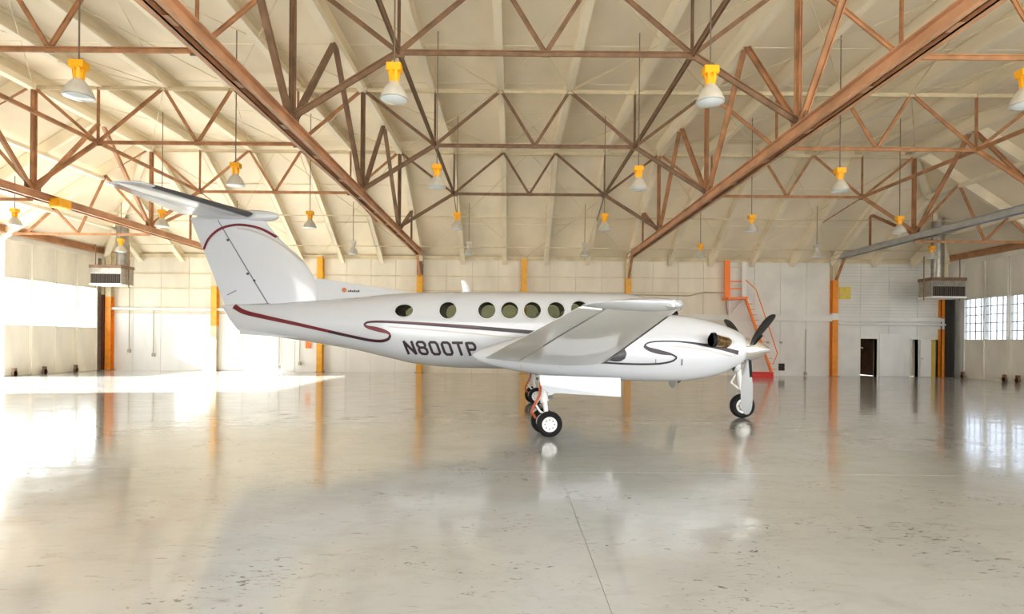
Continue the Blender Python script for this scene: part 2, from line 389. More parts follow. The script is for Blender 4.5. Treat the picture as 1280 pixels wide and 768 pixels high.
def door_wall(name, X, ranges, zb, zt, wid, muntins=True, pane='dimglass'):
    ro = MB().box((X-.12, YF, ZE-.30), (X+.12, YB, ZE)).build(name, M['door_panel']); tag(ro, kind='structure')
    ms = leaf_meshes(X, 1, zb, zt, wid); names = ['door_leaf', 'rail', 'muntin', 'pane']; mats = [M['door_panel'], M['door_panel'], M['greysteel'], M[pane]]
    proto = None
    for y0, y1 in ranges:
        n = round((y1-y0)/wid)
        for k in range(n):
            y = y0 + (k+.5)*(y1-y0)/n; off = .04 if k % 2 else -.04
            if proto is None:
                e = ms[0].build(names[0], mats[0], None); e.parent = ro
                for i in (1, 2, 3):
                    if i == 2 and not muntins: continue
                    c = ms[i].build(names[i], mats[i], None); c.parent = e
                proto = e
            else: e = copy_tree(proto, ro)
            e.location = (X + off, y, 0)
    return ro
wr = door_wall('wall_right', XR, [(YF, 29.6)], 2.0, 4.05, 1.36)
wl = door_wall('wall_left', XL, [(24.6, 30.0)], 2.25, 4.28, 1.35, False, 'glass')
FRONT = MB().box((XL, YF-.14, ZE-.30), (XR, YF+.1, ZC+.25)).build('wall_front_unseen', M['door_panel']); tag(FRONT, kind='structure')  # unseen front wall, its opening shaped to balance the daylight inside
for xa, xb in ((XL, -9.0),):
    n = round((xb-xa)/1.36)
    for k in range(n):
        e = copy_tree([c for c in wr.children if c.name.startswith('door_leaf')][0], FRONT); e.location = (xa+(k+.5)*(xb-xa)/n, YF + (.04 if k % 2 else -.04), 0); e.rotation_euler = (0, 0, R(90))
for k in range(14):  # unseen left door leaves, made windowless to keep sun off the floor
    y = YF + (k+.5)*18.9/14; off = .04 if k % 2 else -.04
    if k == 0: solid = MB().box((XL-.05, y-.68, 0), (XL+.05, y+.68, ZE-.3)).build('sun_block_leaf', M['door_panel'], wl)
    else: inst(solid, 'sun_block_leaf', (off, y-(YF+.675), 0), wl)
# closing pieces at the corners, guide wheels' channels
MB().box((XR-.05, 29.58, 0), (XR+.05, YB, ZE)).build('corner_sheet', M['wall_grey'], wr)
MB().box((XL-.05, 30.0, 0), (XL+.05, YB, ZE)).build('corner_sheet', M['galv'], wl)
for side, X, yy in (('left', XL+.25, (24.9, 26.5, 28.4)), ('right', XR-.22, (26.2, 26.9, 29.4))):
    for q, y in enumerate(yy):
        t = MB().box((X-.05, y-.07, .0), (X+.05, y+.07, .36)).tube((X-.05, y, .12), (X+.05, y, .12), .12, 12).build('door_roller', M['rustdark'])
        tag(t, 'dark door roller on the floor by the %s hangar doors, %s' % (side, ('nearest of three', 'middle of three', 'farthest of three')[q]), 'roller', 'door rollers')
cu = MB()  # dark staggered strips standing in the corner beside the right doors
for k in range(7): cu.box((XR-.42+.03*(k % 2), 29.75+k*.13, .02), (XR-.36+.03*(k % 2), 29.75+(k+1)*.13, 4.55))
cu.build('dark_pleated_sheet', M['dark']); tag(bpy.data.objects['dark_pleated_sheet'], 'dark pleated floor-length sheet in the far right corner', 'curtain')
for X, s in ((XL+.28, 'left'), (XR-.28, 'right')):
    b = MB().box((X-.10, YF, ZE-.08), (X+.10, YB-.3, ZE-.04)).box((X-.015, YF, ZE-.04), (X+.015, YB-.3, ZE+.18)).box((X-.10, YF, ZE+.18), (X+.10, YB-.3, ZE+.22)).build('track_beam', M['rust'])
    tag(b, 'brown steel track beam above the %s hangar doors' % s, 'beam')

# ------------------------------------------------------------------ ceiling with rafters
ce = MB()
v = [(KL, YF, ZC), (KR, YF, ZC), (KR, YK, ZC), (KL, YK, ZC), (XL-.1, YF, ZE), (XR+.1, YF, ZE), (XR+.1, YB+.1, ZE), (XL-.1, YB+.1, ZE)]
ce.add(v, [(0,1,2,3), (0,3,7,4), (1,5,6,2), (3,2,6,7)])
up_ = [Vector(p) + Vector((0, 0, .25)) for p in v]; ce.add(up_, [(0,1,2,3), (0,3,7,4), (1,5,6,2), (3,2,6,7)])
ce.add([v[4], v[0], v[1], v[5], up_[5], up_[1], up_[0], up_[4]], [(0,1,6,7),(1,2,5,6),(2,3,4,5)])
ce = ce.build('ceiling', M['ceiling']); tag(ce, kind='structure')
def roofz(x, y):
    z = ZC
    if y > YK: z = min(z, ZC - (y-YK)*(ZC-ZE)/(YB-YK))
    if x > KR: z = min(z, ZC - (x-KR)*(ZC-ZE)/(XR-KR))
    if x < KL: z = min(z, ZC - (KL-x)*(ZC-ZE)/(KL-XL))
    return z
H = .46
def rafter(x, wd=.20):
    b = MB(); yk = YK
    def run(p, q):
        p, q = Vector(p), Vector(q); u = Vector((0, 0, H/2)); e = Vector((wd/2, 0, 0))
        b.beam(p - e, q - e, .02, H); b.beam(p - u, q - u, wd, .022); b.beam(p + u*.9, q + u*.9, wd, .022)
        b.beam(p - u + e + Vector((0, 0, .03)), q - u + e + Vector((0, 0, .03)), .018, .07)
    if KL <= x <= KR: run((x, YF, ZC-H/2-.01), (x, YK, ZC-H/2-.01))
    else: yk = YB - (roofz(x, 0) - ZE)/(ZC-ZE)*(YB-YK)
    z0 = roofz(x, yk)
    run((x, yk, z0-H/2-.01), (x, YB-.1, ZE-H/2+.06))
    b.build('rafter', M['rafter'], ce)
xx = []
for a, b in zip(TR[:-1], TR[1:]):
    for k in range(5): xx.append(a + (b-a)*k/5)
xx.append(TR[-1]); xx += [19.2, 21.3, -17.6, -19.8]
for x in xx: rafter(x)
for X0, X1 in ((KL, XL), (KR, XR)):
    for y in (0.3, 3.35, 6.4, 9.45, 12.5, 15.45, 18.4, 21.45, 24.4):
        MB().beam((X0, y, ZC-H/2-.02), (X1, y, ZE-H/2+.02), .15, H-.06).build('side_rafter', M['rafter'], ce)
    MB().beam((X0, YK, ZC-.2), (X1, YB, ZE-.16), .26, .36).build('hip_rafter', M['rafter'], ce)
    for f in (.30, .65):
        x = X0 + (X1-X0)*f
        MB().beam((x, YF, roofz(x, 0)-H-.06), (x, YB-(YB-YK)*(1-f)*0-(YB-YK)*(1-f), roofz(x, 0)-H-.06), .20, .14).build('purlin', M['rafter'], ce)
for y, z in ((29.4, 6.95), (27.6, 8.0)):
    MB().beam((XL+2, y, roofz(0, y)-H-.06), (XR-2, y, roofz(0, y)-H-.06), .045, .045).build('purlin', M['cream_steel'], ce)
for y in (12.5, 18.4, 24.45):
    MB().box((KL, y-.03, ZC-H-.10), (KR, y+.03, ZC-H-.03)).build('purlin', M['cream_steel'], ce)

for y in [YF + 2.44*k for k in range(1, 12)]:
    MB().box((KL+.1, y-.03, ZC-.012), (KR-.1, y+.03, ZC+.01)).build('seam_batten', M['rafter'], ce)
for f in (.33, .66):
    y = YK + (YB-YK)*f; z = roofz(0, y)
    MB().beam((KL-2.2*f*2, y, z-.01), (KR+2.2*f*2, y, z-.01), .06, .02).build('seam_batten', M['rafter'], ce)
# ------------------------------------------------------------------ main trusses (run from front to back)
ND = [.6, 6.6, 12.5, 18.4, 24.4]
ZB_, ZT_ = 6.42, 9.72
tlab = ['brown steel roof truss over the left aisle beyond the tail', 'brown steel roof truss descending left of centre to the rear cabin column',
        'brown steel roof truss descending right of centre to the wing tip column', 'steel roof truss over the right aisle with a grey bottom chord']
for i, X in enumerate(TR):
    t = thing('roof_truss', tlab[i], 'truss', (X, YB, 6.2), 'main roof trusses')
    cm = M['chord'] if i < 3 else M['greysteel']
    b = MB()
    for s in (-1, 1):
        b.box((X+s*.07-.01, YF, 6.15), (X+s*.07+.01, YB-.1, 6.40)); b.box((X+s*.115-.055, YF, 6.15), (X+s*.115+.055, YB-.1, 6.17)); b.box((X+s*.115-.055, YF, 6.38), (X+s*.115+.055, YB-.1, 6.40))
    for yy_ in range(0, 30, 2): b.box((X-.10, yy_, 6.17), (X+.10, yy_+.25, 6.18))
    b.build('bottom_chord', cm, t)
    MB().box((X-.12, YF, ZT_-.10), (X+.12, YK, ZT_+.10)).build('top_chord', M['rafter'], t)
    MB().beam((X, YK, ZT_), (X, YB-.2, 6.12), .24, .2).build('top_chord', M['rafter'], t)
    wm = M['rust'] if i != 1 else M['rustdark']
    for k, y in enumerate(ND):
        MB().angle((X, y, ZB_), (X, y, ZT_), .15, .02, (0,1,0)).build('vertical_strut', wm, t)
        tops = [y+2.95] if k == 0 else [y-2.95, y+2.95]
        for ty in tops:
            zt = min(ZT_, roofz(0, ty)-.45)
            if ty > YK: zt = roofz(0, ty) - .5
            MB().angle((X, y+(ty-y)*.02, ZB_), (X, ty, zt), .13, .018, (1,0,0)).build('diagonal_strut', wm, t)
        MB().box((X-.025, y-.30, 6.36), (X+.025, y+.30, 6.72)).build('gusset_plate', M['rustdark'], t)
    if i == 0: MB().box((X+.1, 18.9, 6.0), (X+.5, 19.4, 6.3)).build('junction_box', M['yellow'], t, bevel=.03)
    y = 27.4; MB().angle((X, y, ZB_), (X, y, roofz(0, y)-.5), .09, .015, (0,1,0)).build('vertical_strut', wm, t)

# ------------------------------------------------------------------ cross trusses between the main ones
ZL, ZU = 7.95, 9.72
bay_n = ['left bay', 'middle bay', 'right bay']; row_n = {12.5:'nearest', 18.4:'second', 24.4:'farthest', 6.6:'frontmost'}
for bi, (x0, x1) in enumerate(zip(TR[:-1], TR[1:])):
    c = (x0+x1)/2; hw = (x1-x0)/2; n1 = 3.2; n2 = 1.1
    for y in (6.6, 12.5, 18.4, 24.4):
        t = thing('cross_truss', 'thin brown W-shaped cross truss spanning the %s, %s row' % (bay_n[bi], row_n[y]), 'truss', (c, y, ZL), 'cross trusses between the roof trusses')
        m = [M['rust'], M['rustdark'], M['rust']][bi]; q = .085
        MB().angle((c-n1, y, ZL), (c+n1, y, ZL), .10, .014).build('bottom_chord', m, t)
        MB().angle((x0, y, ZU), (x1, y, ZU), .07, .012).build('top_chord', M['cream_steel'], t)
        segs = [((c-n1, ZL), (c-n2, ZU)), ((c-n2, ZU), (c, ZL)), ((c, ZL), (c+n2, ZU)), ((c+n2, ZU), (c+n1, ZL)), ((x0, ZU), (c-n1, ZL)), ((x1, ZU), (c+n1, ZL))]
        for (a, za), (b_, zb) in segs: MB().angle((a, y, za), (b_, y, zb), q, .013).build('diagonal_strut', m, t)
        for s, xm in ((-1, x0), (1, x1)):
            MB().angle((xm, y, 6.5), (c+s*n1, y, ZL), .12, .016).build('sway_brace', m, t)
            MB().angle((c+s*n1, y, ZL), (c+s*n1, y, ZU), .07, .012).build('vertical_strut', m, t)
        MB().box((c-.10, y-.02, ZL-.06), (c+.10, y+.02, ZL+.10)).build('gusset_plate', M['rustdark'], t)
        for s in (-1, 1): MB().box((c+s*n1-.13, y-.02, ZL-.10), (c+s*n1+.13, y+.02, ZL+.13)).build('gusset_plate', M['rustdark'], t)
    for s, sn in ((-1, 'left'), (1, 'right')):
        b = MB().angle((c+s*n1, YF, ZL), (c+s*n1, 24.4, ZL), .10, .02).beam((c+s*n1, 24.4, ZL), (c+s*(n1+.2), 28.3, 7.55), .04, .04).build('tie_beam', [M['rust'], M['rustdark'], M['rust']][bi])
        tag(b, 'long brown tie running front to back under the %s, its %s side' % (bay_n[bi], sn), 'beam', 'ties along the cross trusses')
    # thin rod bracing under the roof
    rods = MB()
    for ya, yb in ((6.6, 12.5), (12.5, 18.4), (18.4, 24.4)):
        for xa, xb in ((x0, c-n2), (c-n2, c+n2), (c+n2, x1)):
            rods.tube((xa, ya, ZU+.05), (xb, yb, ZU+.05), .014, 5); rods.tube((xb, ya, ZU+.03), (xa, yb, ZU+.03), .014, 5)
        for xa in (c-n2, c+n2):
            rods.tube((xa, yb, ZU), (xa + (1.1 if xa > c else -1.1), ya+3, ZL+1.2), .014, 5)
    for xa in (x0, c):
        rods.tube((xa, 24.4, ZU), (xa+hw, 30.4, 6.15), .014, 5); rods.tube((xa+hw, 24.4, ZU), (xa, 30.4, 6.15), .014, 5)
    o = rods.build('bracing_rods', M['cream_steel']); tag(o, 'web of thin cream bracing rods under the roof of the %s' % bay_n[bi], 'rods', kind='stuff')

# side aisle trusses under the sloping edges
for side, X0, X1, sg_ in (('left', TR[0], XL, -1), ('right', TR[-1], XR, 1)):
    for y in (12.5, 18.4, 24.4):
        t = thing('side_truss', 'brown triangular truss under the %s roof slope, %s row' % (side, row_n[y]), 'truss', ((X0+X1)/2, y, 6.2), 'side trusses')
        L_ = abs(X1-X0); P = lambda f, z: (X0 + sg_*f*L_, y, z)
        m = M['rust']
        MB().angle(P(0, 6.1), P(.97, 6.1), .09, .014).build('bottom_chord', m, t)
        zt = lambda f: roofz(X0+sg_*f*L_, 0) - .5
        for a, za, b_, zb in ((0, 6.45, .30, zt(.30)), (.30, zt(.30), .48, 6.12), (.48, 6.12, .64, zt(.64)), (.64, zt(.64), .82, 6.12)):
            MB().angle(P(a, za), P(b_, zb), .085, .013).build('diagonal_strut', m, t)
        MB().angle(P(0.02, ZU), P(.96, 6.3), .09, .013).build('top_chord', m, t)

# ------------------------------------------------------------------ high-bay lamps
def lamp_proto(loc, orange=True):
    x, y, z = loc
    t = thing('pendant_lamp', 'lamp', 'lamp', loc, 'high-bay lamps hanging in rows under the roof')
    sh = MB().lathe([(.245, -.20), (.245, -.185), (.225, -.13), (.19, -.05), (.14, .03), (.085, .09), (.06, .13), (.0, .13)][:-1] + [(.05, .13)], loc, 'Z', 28)
    sh.build('lamp_shade', M['shade'], t, smooth=True)
    MB().lathe([(.215, -.203), (.225, -.212), (.16, -.232), (.05, -.243)], loc, 'Z', 28).build('lens', M['lens'], t, smooth=True)
    b = MB()
    m = M['yellow'] if orange else M['shade']
    for a in range(6):
        an = a*math.pi/3; c_, s_ = math.cos(an), math.sin(an)
        b.beam((x+.07*c_, y+.07*s_, z+.10), (x+.10*c_, y+.10*s_, z+.34), .05, .02, (c_, s_, 0))
    b.lathe([(.075, .12), (.085, .2), (.06, .3)], loc, 'Z', 12)
    b.build('ballast_cage', m, t)
    MB().box((x-.13, y-.10, z+.28), (x+.13, y+.10, z+.42)).build('ballast_box', m, t, bevel=.015)
    rod = MB().tube((x, y, z+.41), (x, y, z+1.0), .014, 6).build('rod', M['wire'], t)
    return t, rod
P1 = lamp_proto((-7.62, 10.05, 6.08)); P2 = lamp_proto((-7.62, 27.4, 6.02), False)
LX = [-18.7, -13.17, -7.62, -2.1, 3.43, 8.95, 14.5, 20.0]
ordn = ['leftmost', 'second from the left', 'third from the left', 'fourth from the left', 'fifth from the left', 'sixth from the left', 'seventh from the left', 'rightmost']
rowl = {0:'in the nearest row', 1:'in the second row', 2:'in the third row', 3:'of the farthest row'}
for r, y in enumerate((10.05, 15.75, 21.55, 27.4)):
    vis = [k for k in range(8) if abs(LX[k])*F/y < 655 and not (r == 1 and k == 1)]
    for q, k in enumerate(vis):
        grey = r == 3 and k in (2, 3, 4, 6)
        base = P2 if grey else P1
        if (r == 0 and k == 2) or (r == 3 and k == 2): t = base[0]
        else: t = copy_tree(base[0])
        z = 6.10 if r < 3 else 6.02
        t.location = (LX[k], y, z)
        rd = [c for c in t.children if c.name.startswith('rod')][0]
        if t is base[0]: pass
        top = roofz(LX[k], y) - .02
        rd.data = rd.data.copy() if t is not base[0] else rd.data
        for vv in rd.data.vertices:
            if vv.co.z > .7: vv.co.z = top - z
        od = ordn[q] if q < len(vis)-1 else 'rightmost'
        t['label'] = ('small grey high-bay lamp, ' if grey else 'grey bell-shaped high-bay lamp with yellow top, ') + od + ' ' + rowl[r]; t['label'] = t['label'].replace('grey bell-shaped high-bay lamp with yellow top', 'grey bell lamp with yellow top')

# ------------------------------------------------------------------ unit heaters
def heater(x, y, z, w_, label, duct_x):
    t = thing('unit_heater', label, 'heater', (x, y, z))
    MB().box((x-w_/2, y-.45, z), (x+w_/2, y+.45, z+.92)).build('casing', M['galv'], t, bevel=.02)
    MB().box((x-w_/2+.05, y-.47, z+.08), (x+w_/2-.05, y-.45, z+.52)).build('outlet', M['dark'], t)
    for k in range(15):
        xx_ = x-w_/2+.10 + k*(w_-.20)/14
        MB().box((xx_-.006, y-.50, z+.10), (xx_+.006, y-.46, z+.50)).build('louver', M['wire'], t)
    MB().box((x-w_/2-.03, y-.5, z+.80), (x+w_/2+.03, y+.48, z+.95)).build('top_rim', M['rustdark'], t, bevel=.01)
    MB().box((x-w_/2-.02, y-.49, z-.02), (x+w_/2+.02, y+.47, z+.06)).build('bottom_rim', M['wall_grey'], t, bevel=.01)
    for s in (-1, 1): MB().tube((x+s*(w_/2+.06), y, z-.1), (x+s*(w_/2+.06), y, z+2.0), .025, 6).build('hanger_rod', M['rustdark'], t)
    zt = roofz(duct_x, y+.5)
    MB().tube((duct_x, y+.35, z+.93), (duct_x, y+.35, zt-.1), .27, 20).tube((duct_x, y+.35, z+1.6), (duct_x, y+.35, z+1.66), .29, 20).build('flue_duct', M['galv'], t, smooth=True)
heater(-19.45, 27.9, 4.25, 1.5, 'grey heater with round duct hanging in the left corner', -19.2)
heater(20.55, 27.5, 3.95, 1.6, 'grey heater with round duct hanging in the right corner', 20.6)

# ------------------------------------------------------------------ ladder
lt = thing('access_ladder', 'orange steel access ladder with landing on the back wall', 'ladder', (11.6, YB-.5, 0))
def WP(x, y, D=30.2): return PX(x, y, D)
MB().beam(WP(909, 326), WP(909, 374), .28, .12, (0,1,0)).build('upright', M['ladder'], lt)
MB().beam(WP(906, 374), WP(931, 373), .9, .10).build('landing', M['ladder'], lt)
MB().beam(WP(930, 328), WP(930, 372), .22, .1, (0,1,0)).build('upright', M['wall_white'], lt)
for yy_ in (334, 352, 361): MB().beam(WP(911, yy_), WP(929, yy_), .06, .06).build('rung', M['wall_cream'] if yy_ < 350 else M['ladder'], lt)
for dx_ , D_ in ((0, 30.2), (0, 29.7)):
    a, b_ = WP(932, 374, D_), WP(965, 468, D_); b_.z = max(b_.z, .0)
    b_ = a + (b_-a)*(a.z-.03)/(a.z-b_.z)
    MB().beam(a, b_, .20, .07).build('stringer', M['ladder'], lt)
for k in range(1, 14):
    a, b_ = WP(932, 374, 30.2), WP(965, 468, 30.2); p = a + (b_-a)*k/14; p.z = max(p.z, .1)
    MB().beam(p, p - Vector((0, .5, 0)), .18, .03).build('tread', M['ladder'], lt)
ha = [WP(932, 350, 29.6), WP(945, 362, 29.6), WP(972, 442, 29.6), WP(966, 456, 29.6)]
MB().path(ha, .025, 6).build('handrail', M['ladder'], lt)
MB().path([WP(912, 395, 30.3), WP(931, 374, 30.3)], .04, 6).path([WP(912, 376, 30.3), WP(912, 398, 30.3)], .05, 6).build('bracket', M['wall_white'], lt)
rb = thing('red_box', 'low red metal box on the floor at the foot of the ladder', 'box', (12.6, 29.2, 0))
MB().box((11.95, 28.95, 0), (13.2, 29.4, .22)).build('body', M['red'], rb, bevel=.02)
MB().box((11.93, 28.93, .22), (13.22, 29.42, .27)).build('lid', M['red'], rb, bevel=.01)
# tree seen past the open door
tr = thing('distant_tree', 'green tree outside beyond the open left doorway', 'tree', (-53.3, 58, -.03))
MB().tube((-53.3, 58, -.03), (-53.3, 58, 5.0), .35, 8, .15).build('trunk', M['rustdark'], tr)
tb = MB()
for k in range(260):
    a = random.uniform(0, 6.28); rr = random.uniform(0, 1)**.5*1.7; z = random.uniform(-1.6, 1.6)
    if rr*rr/2.9 + z*z/2.6 > 1: continue
    p = Vector((-53.3+rr*math.cos(a), 58+rr*math.sin(a), 6.0+z)); d = Vector((random.uniform(-1,1), random.uniform(-1,1), random.uniform(-1,1))).normalized()*.3
    e = d.cross(Vector((.3, .5, .8))).normalized()*.2
    tb.add([p-d, p+e, p+d, p-e], [(0,1,2,3)])
tag(tb.build('foliage', M['mud'], tr), kind='stuff')

# =================================================================== THE AIRCRAFT
PY = 13.0
pl = thing('airplane', 'white twin-engine propeller airplane parked on the hangar floor', 'airplane', (0, PY, 0))

def catmull(rows, x):
    """rows sorted by rows[i][0]; smooth monotone-ish interpolation"""
    n = len(rows)
    for i in range(n-1):
        if rows[i][0] <= x <= rows[i+1][0]: break
    r0, r1 = rows[i], rows[i+1]; rm = rows[max(i-1, 0)]; rp = rows[min(i+2, n-1)]
    h = r1[0]-r0[0]; t = (x-r0[0])/h; out = []
    for k in range(1, len(r0)):
        d = (r1[k]-r0[k])/h
        dm = (r0[k]-rm[k])/(r0[0]-rm[0]) if i > 0 else d
        dp = (rp[k]-r1[k])/(rp[0]-r1[0]) if i+2 < n else d
        m0 = 0 if dm*d <= 0 and i > 0 else (2*dm*d/(dm+d) if i > 0 else d)
        m1 = 0 if dp*d <= 0 and i+2 < n else (2*dp*d/(dp+d) if i+2 < n else d)
        t2, t3 = t*t, t*t*t
        out.append((2*t3-3*t2+1)*r0[k] + (t3-2*t2+t)*h*m0 + (-2*t3+3*t2)*r1[k] + (t3-t2)*h*m1)
    return out
def ring(x, yc, zb, zt, hw, zc, e, n=56, inset=0):
    pts = []
    for i in range(n):
        a = 2*math.pi*i/n; ca, sa = math.cos(a), math.sin(a)
        h_ = (zt-zc) if sa > 0 else (zc-zb)
        pts.append(Vector((x, yc + max(hw-inset, .004)*math.copysign(abs(ca)**(2/e), ca), zc + max(h_-inset, .004)*math.copysign(abs(sa)**(2/e), sa))))
    return pts
def loft_body(rows, yc, nst, e, n=56, inset=0, ease=True, xr=None):
    x0, x1 = (rows[0][0], rows[-1][0]) if xr is None else xr; mb = MB(); vs = []; fs = []
    for k in range(nst+1):
        t = k/nst
        x = x0 + (x1-x0)*t
        if ease: x = x0 + (x1-x0)*(.5-.5*math.cos(math.pi*t))*.55 + (x1-x0)*t*.45
        x = min(max(x, rows[0][0]), rows[-1][0])
        zb, zt, hw = catmull(rows, x); zc = zb + (zt-zb)*.47
        vs += [p + Vector((0, PY, 0)) for p in ring(x, yc, zb, zt, hw, zc, e, n, inset)]
    for k in range(nst):
        for i in range(n): fs.append((k*n+i, k*n+(i+1) % n, (k+1)*n+(i+1) % n, (k+1)*n+i))
    fs += [tuple(range(n)), tuple(range(nst*n, nst*n+n))[::-1]]
    mb.add(vs, fs); return mb

FUS = [(-6.54, 2.38, 2.45, .05), (-6.3, 2.02, 2.47, .13), (-6.12, 1.86, 2.48, .18), (-5.4, 1.755, 2.50, .33), (-4.87, 1.68, 2.54, .42), (-3.5, 1.46, 2.65, .60), (-2.75, 1.29, 2.73, .68), (-2.16, 1.165, 2.77, .715),
       (-1.2, 1.08, 2.80, .73), (0, 1.07, 2.80, .73), (2.3, 1.07, 2.80, .72), (2.8, 1.07, 2.76, .715), (3.1, 1.07, 2.66, .70), (3.5, 1.07, 2.44, .66), (3.9, 1.08, 2.22, .61),
       (4.3, 1.10, 2.12, .54), (4.8, 1.15, 2.0, .43), (5.25, 1.24, 1.86, .30), (5.52, 1.36, 1.73, .17), (5.62, 1.44, 1.64, .09), (5.65, 1.52, 1.56, .02)]
fus_mb = loft_body(FUS, 0, 110, 2.35, 64)
# window openings through both sides
WIN = [(505, 388.5, .195, .135), (560, 388, .182, .182), (608.5, 388, .182, .182), (637, 388, .182, .182), (665.5, 388, .182, .182), (695, 388, .182, .182), (724.5, 386.5, .182, .182)]
wins = []
for x, y, rx, rz in WIN:
    p = PX(x, y, 12.36); wins.append((p.x, p.z, rx, rz))
tmp = fus_mb.build('fuselage_shell_tmp', M['paint'])
inner = loft_body([r for r in FUS if -4.0 < r[0] < 3.6], 0, 60, 2.35, 40, inset=.05, ease=False).build('inner_tmp', M['cabin'])
for f in inner.data.polygons: pass
cut = MB()
for cx, cz, rx, rz in wins:
    vs = []; n = 28
    for yy_ in (-1.5, 1.5):
        for i in range(n):
            a = 2*math.pi*i/n; vs.append((cx+rx*math.cos(a), PY+yy_, cz+rz*math.sin(a)))
    cut.add(vs, [(i, (i+1) % n, n+(i+1) % n, n+i) for i in range(n)] + [tuple(range(n))[::-1], tuple(range(n, 2*n))])
cutter = cut.build('cut_tmp', M['paint'])
def boolean(o, other, op):
    md = o.modifiers.new('b', 'BOOLEAN'); md.object = other; md.operation = op; md.solver = 'EXACT'
    bpy.context.view_layer.update()
    dg = bpy.context.evaluated_depsgraph_get(); me = bpy.data.meshes.new_from_object(o.evaluated_get(dg)); o.modifiers.clear(); o.data = me
bvh_f = BVHTree.FromObject(tmp, bpy.context.evaluated_depsgraph_get())
bm0 = bmesh.new(); bm0.from_mesh(tmp.data); smooth_ref = BVHTree.FromBMesh(bm0); bm0.normal_update()
boolean(tmp, inner, 'DIFFERENCE'); boolean(tmp, cutter, 'DIFFERENCE')
fus = tmp; fus.name = 'fuselage'; fus.data.name = 'fuselage'
fus.data.transform(Matrix.Translation((0, -PY, 0))); fus.parent = pl
if len(fus.data.materials) > 1: pass
fus.data.materials.clear(); fus.data.materials.append(M['paint']); fus.data.materials.append(M['cabin'])
for p in fus.data.polygons:
    c = p.center; hit = smooth_ref.find_nearest(c + Vector((0, PY, 0)))
    p.material_index = 1 if hit[3] > .035 and -4.0 < c.x < 3.6 and p.area > 0 else 0
fus.data.polygons.foreach_set('use_smooth', [True]*len(fus.data.polygons)); fus.data.set_sharp_from_angle(angle=R(30))
for o in (inner, cutter): bpy.data.objects.remove(o, do_unlink=True)

def surf(bvh, x, z, side, y0, off):
    o = Vector((x, PY + side*y0, z)); hit = bvh.ray_cast(o, Vector((0, -side, 0)), 6)
    if hit[0] is None: return None
    n = hit[1]
    if n.y*side < 0: n = -n
    return hit[0] + n*off
def resample(pts, step):
    # catmull-rom through points then even steps
    P_ = [Vector(p) for p in pts]; out = []
    for i in range(len(P_)-1):
        a, b, c, d = P_[max(i-1,0)], P_[i], P_[i+1], P_[min(i+2, len(P_)-1)]
        n = max(2, int((c-b).length/step))
        for k in range(n):
            t = k/n; out.append(.5*((2*b) + (c-a)*t + (2*a-5*b+4*c-d)*t*t + (3*b-a-3*c+d)*t**3))
    out.append(P_[-1]); return out
def drape(mb, bvh, pts, width, side, y0, off=.006, step=.03, smooth=True, nx=6):
    """a band of paint laid on the skin: pts are (x, z), width may be a function of 0..1"""
    P_ = resample(pts, step) if smooth else [Vector(p) for p in pts]
    if not smooth:
        Q = []
        for a, b in zip(P_[:-1], P_[1:]):
            n = max(1, int((b-a).length/step))
            Q += [a + (b-a)*k/n for k in range(n)]
        P_ = Q + [P_[-1]]
    rows_ = []
    for i, p in enumerate(P_):
        d = (P_[min(i+1, len(P_)-1)] - P_[max(i-1, 0)]).normalized(); nrm = Vector((-d.y, d.x))
        wv = width(i/(len(P_)-1)) if callable(width) else width
        row = [surf(bvh, *(p + nrm*wv*(k/nx-.5)), side, y0, off) for k in range(nx+1)]
        rows_.append(None if any(r is None for r in row) else row)
    for a, b in zip(rows_[:-1], rows_[1:]):
        if a is None or b is None: continue
        if (a[0]-b[0]).length > .5: continue
        n = len(a)
        mb.add(a+b, [(k, k+1, n+k+1, n+k) for k in range(n-1)])
def paint_band(name, m, bvh, pts, width, y0=2.0, sides=(-1, 1), parent=None, off=.014, **kw):
    for s in sides:
        mb = MB(); drape(mb, bvh, pts, width, s, y0, off, **kw)
        if mb.v: mb.build(name, m, parent or pl, smooth=True)
def fp(x, y, D=12.3): p = PX(x, y, D); return (p.x, p.z)

# window frames and panes
for cx, cz, rx, rz in wins:
    for s in (-1, 1):
        mb = MB(); n = 28; vs = []
        for rr, off in ((1.0, .004), (1.14, .010), (1.20, .002)):
            for i in range(n):
                a = 2*math.pi*i/n; q = surf(bvh_f, cx+rx*rr*math.cos(a), cz+rz*rr*math.sin(a), s, 2, off); vs.append(q)
        mb.add(vs, [(r*n+i, r*n+(i+1) % n, (r+1)*n+(i+1) % n, (r+1)*n+i) for r in range(2) for i in range(n)])
        fr = mb.build('window_frame', M['paint'], pl, smooth=True)
        mb = MB(); vs = [surf(bvh_f, cx, cz, s, 2, -.03)]
        for rr in (.5, 1.02):
            for i in range(n):
                a = 2*math.pi*i/n; vs.append(surf(bvh_f, cx+rx*rr*math.cos(a), cz+rz*rr*math.sin(a), s, 2, -.03))
        mb.add(vs, [(0, 1+i, 1+(i+1) % n) for i in range(n)] + [(1+i, 1+(i+1) % n, 1+n+(i+1) % n, 1+n+i) for i in range(n)])
        mb.build('pane', M['cabinglass'], fr, smooth=True)
# cabin seats seen through the windows
for cx, s in ((-.3, .35), (.68, .35), (.2, -.35), (1.2, -.35), (-1.2, .35)):
    MB().box((cx-.12, PY+s-.22, 1.5), (cx+.0, PY+s+.22, 2.36)).box((cx, PY+s-.22, 1.5), (cx+.4, PY+s+.22, 1.75)).build('cabin_seat', M['seat'], pl, bevel=.03)
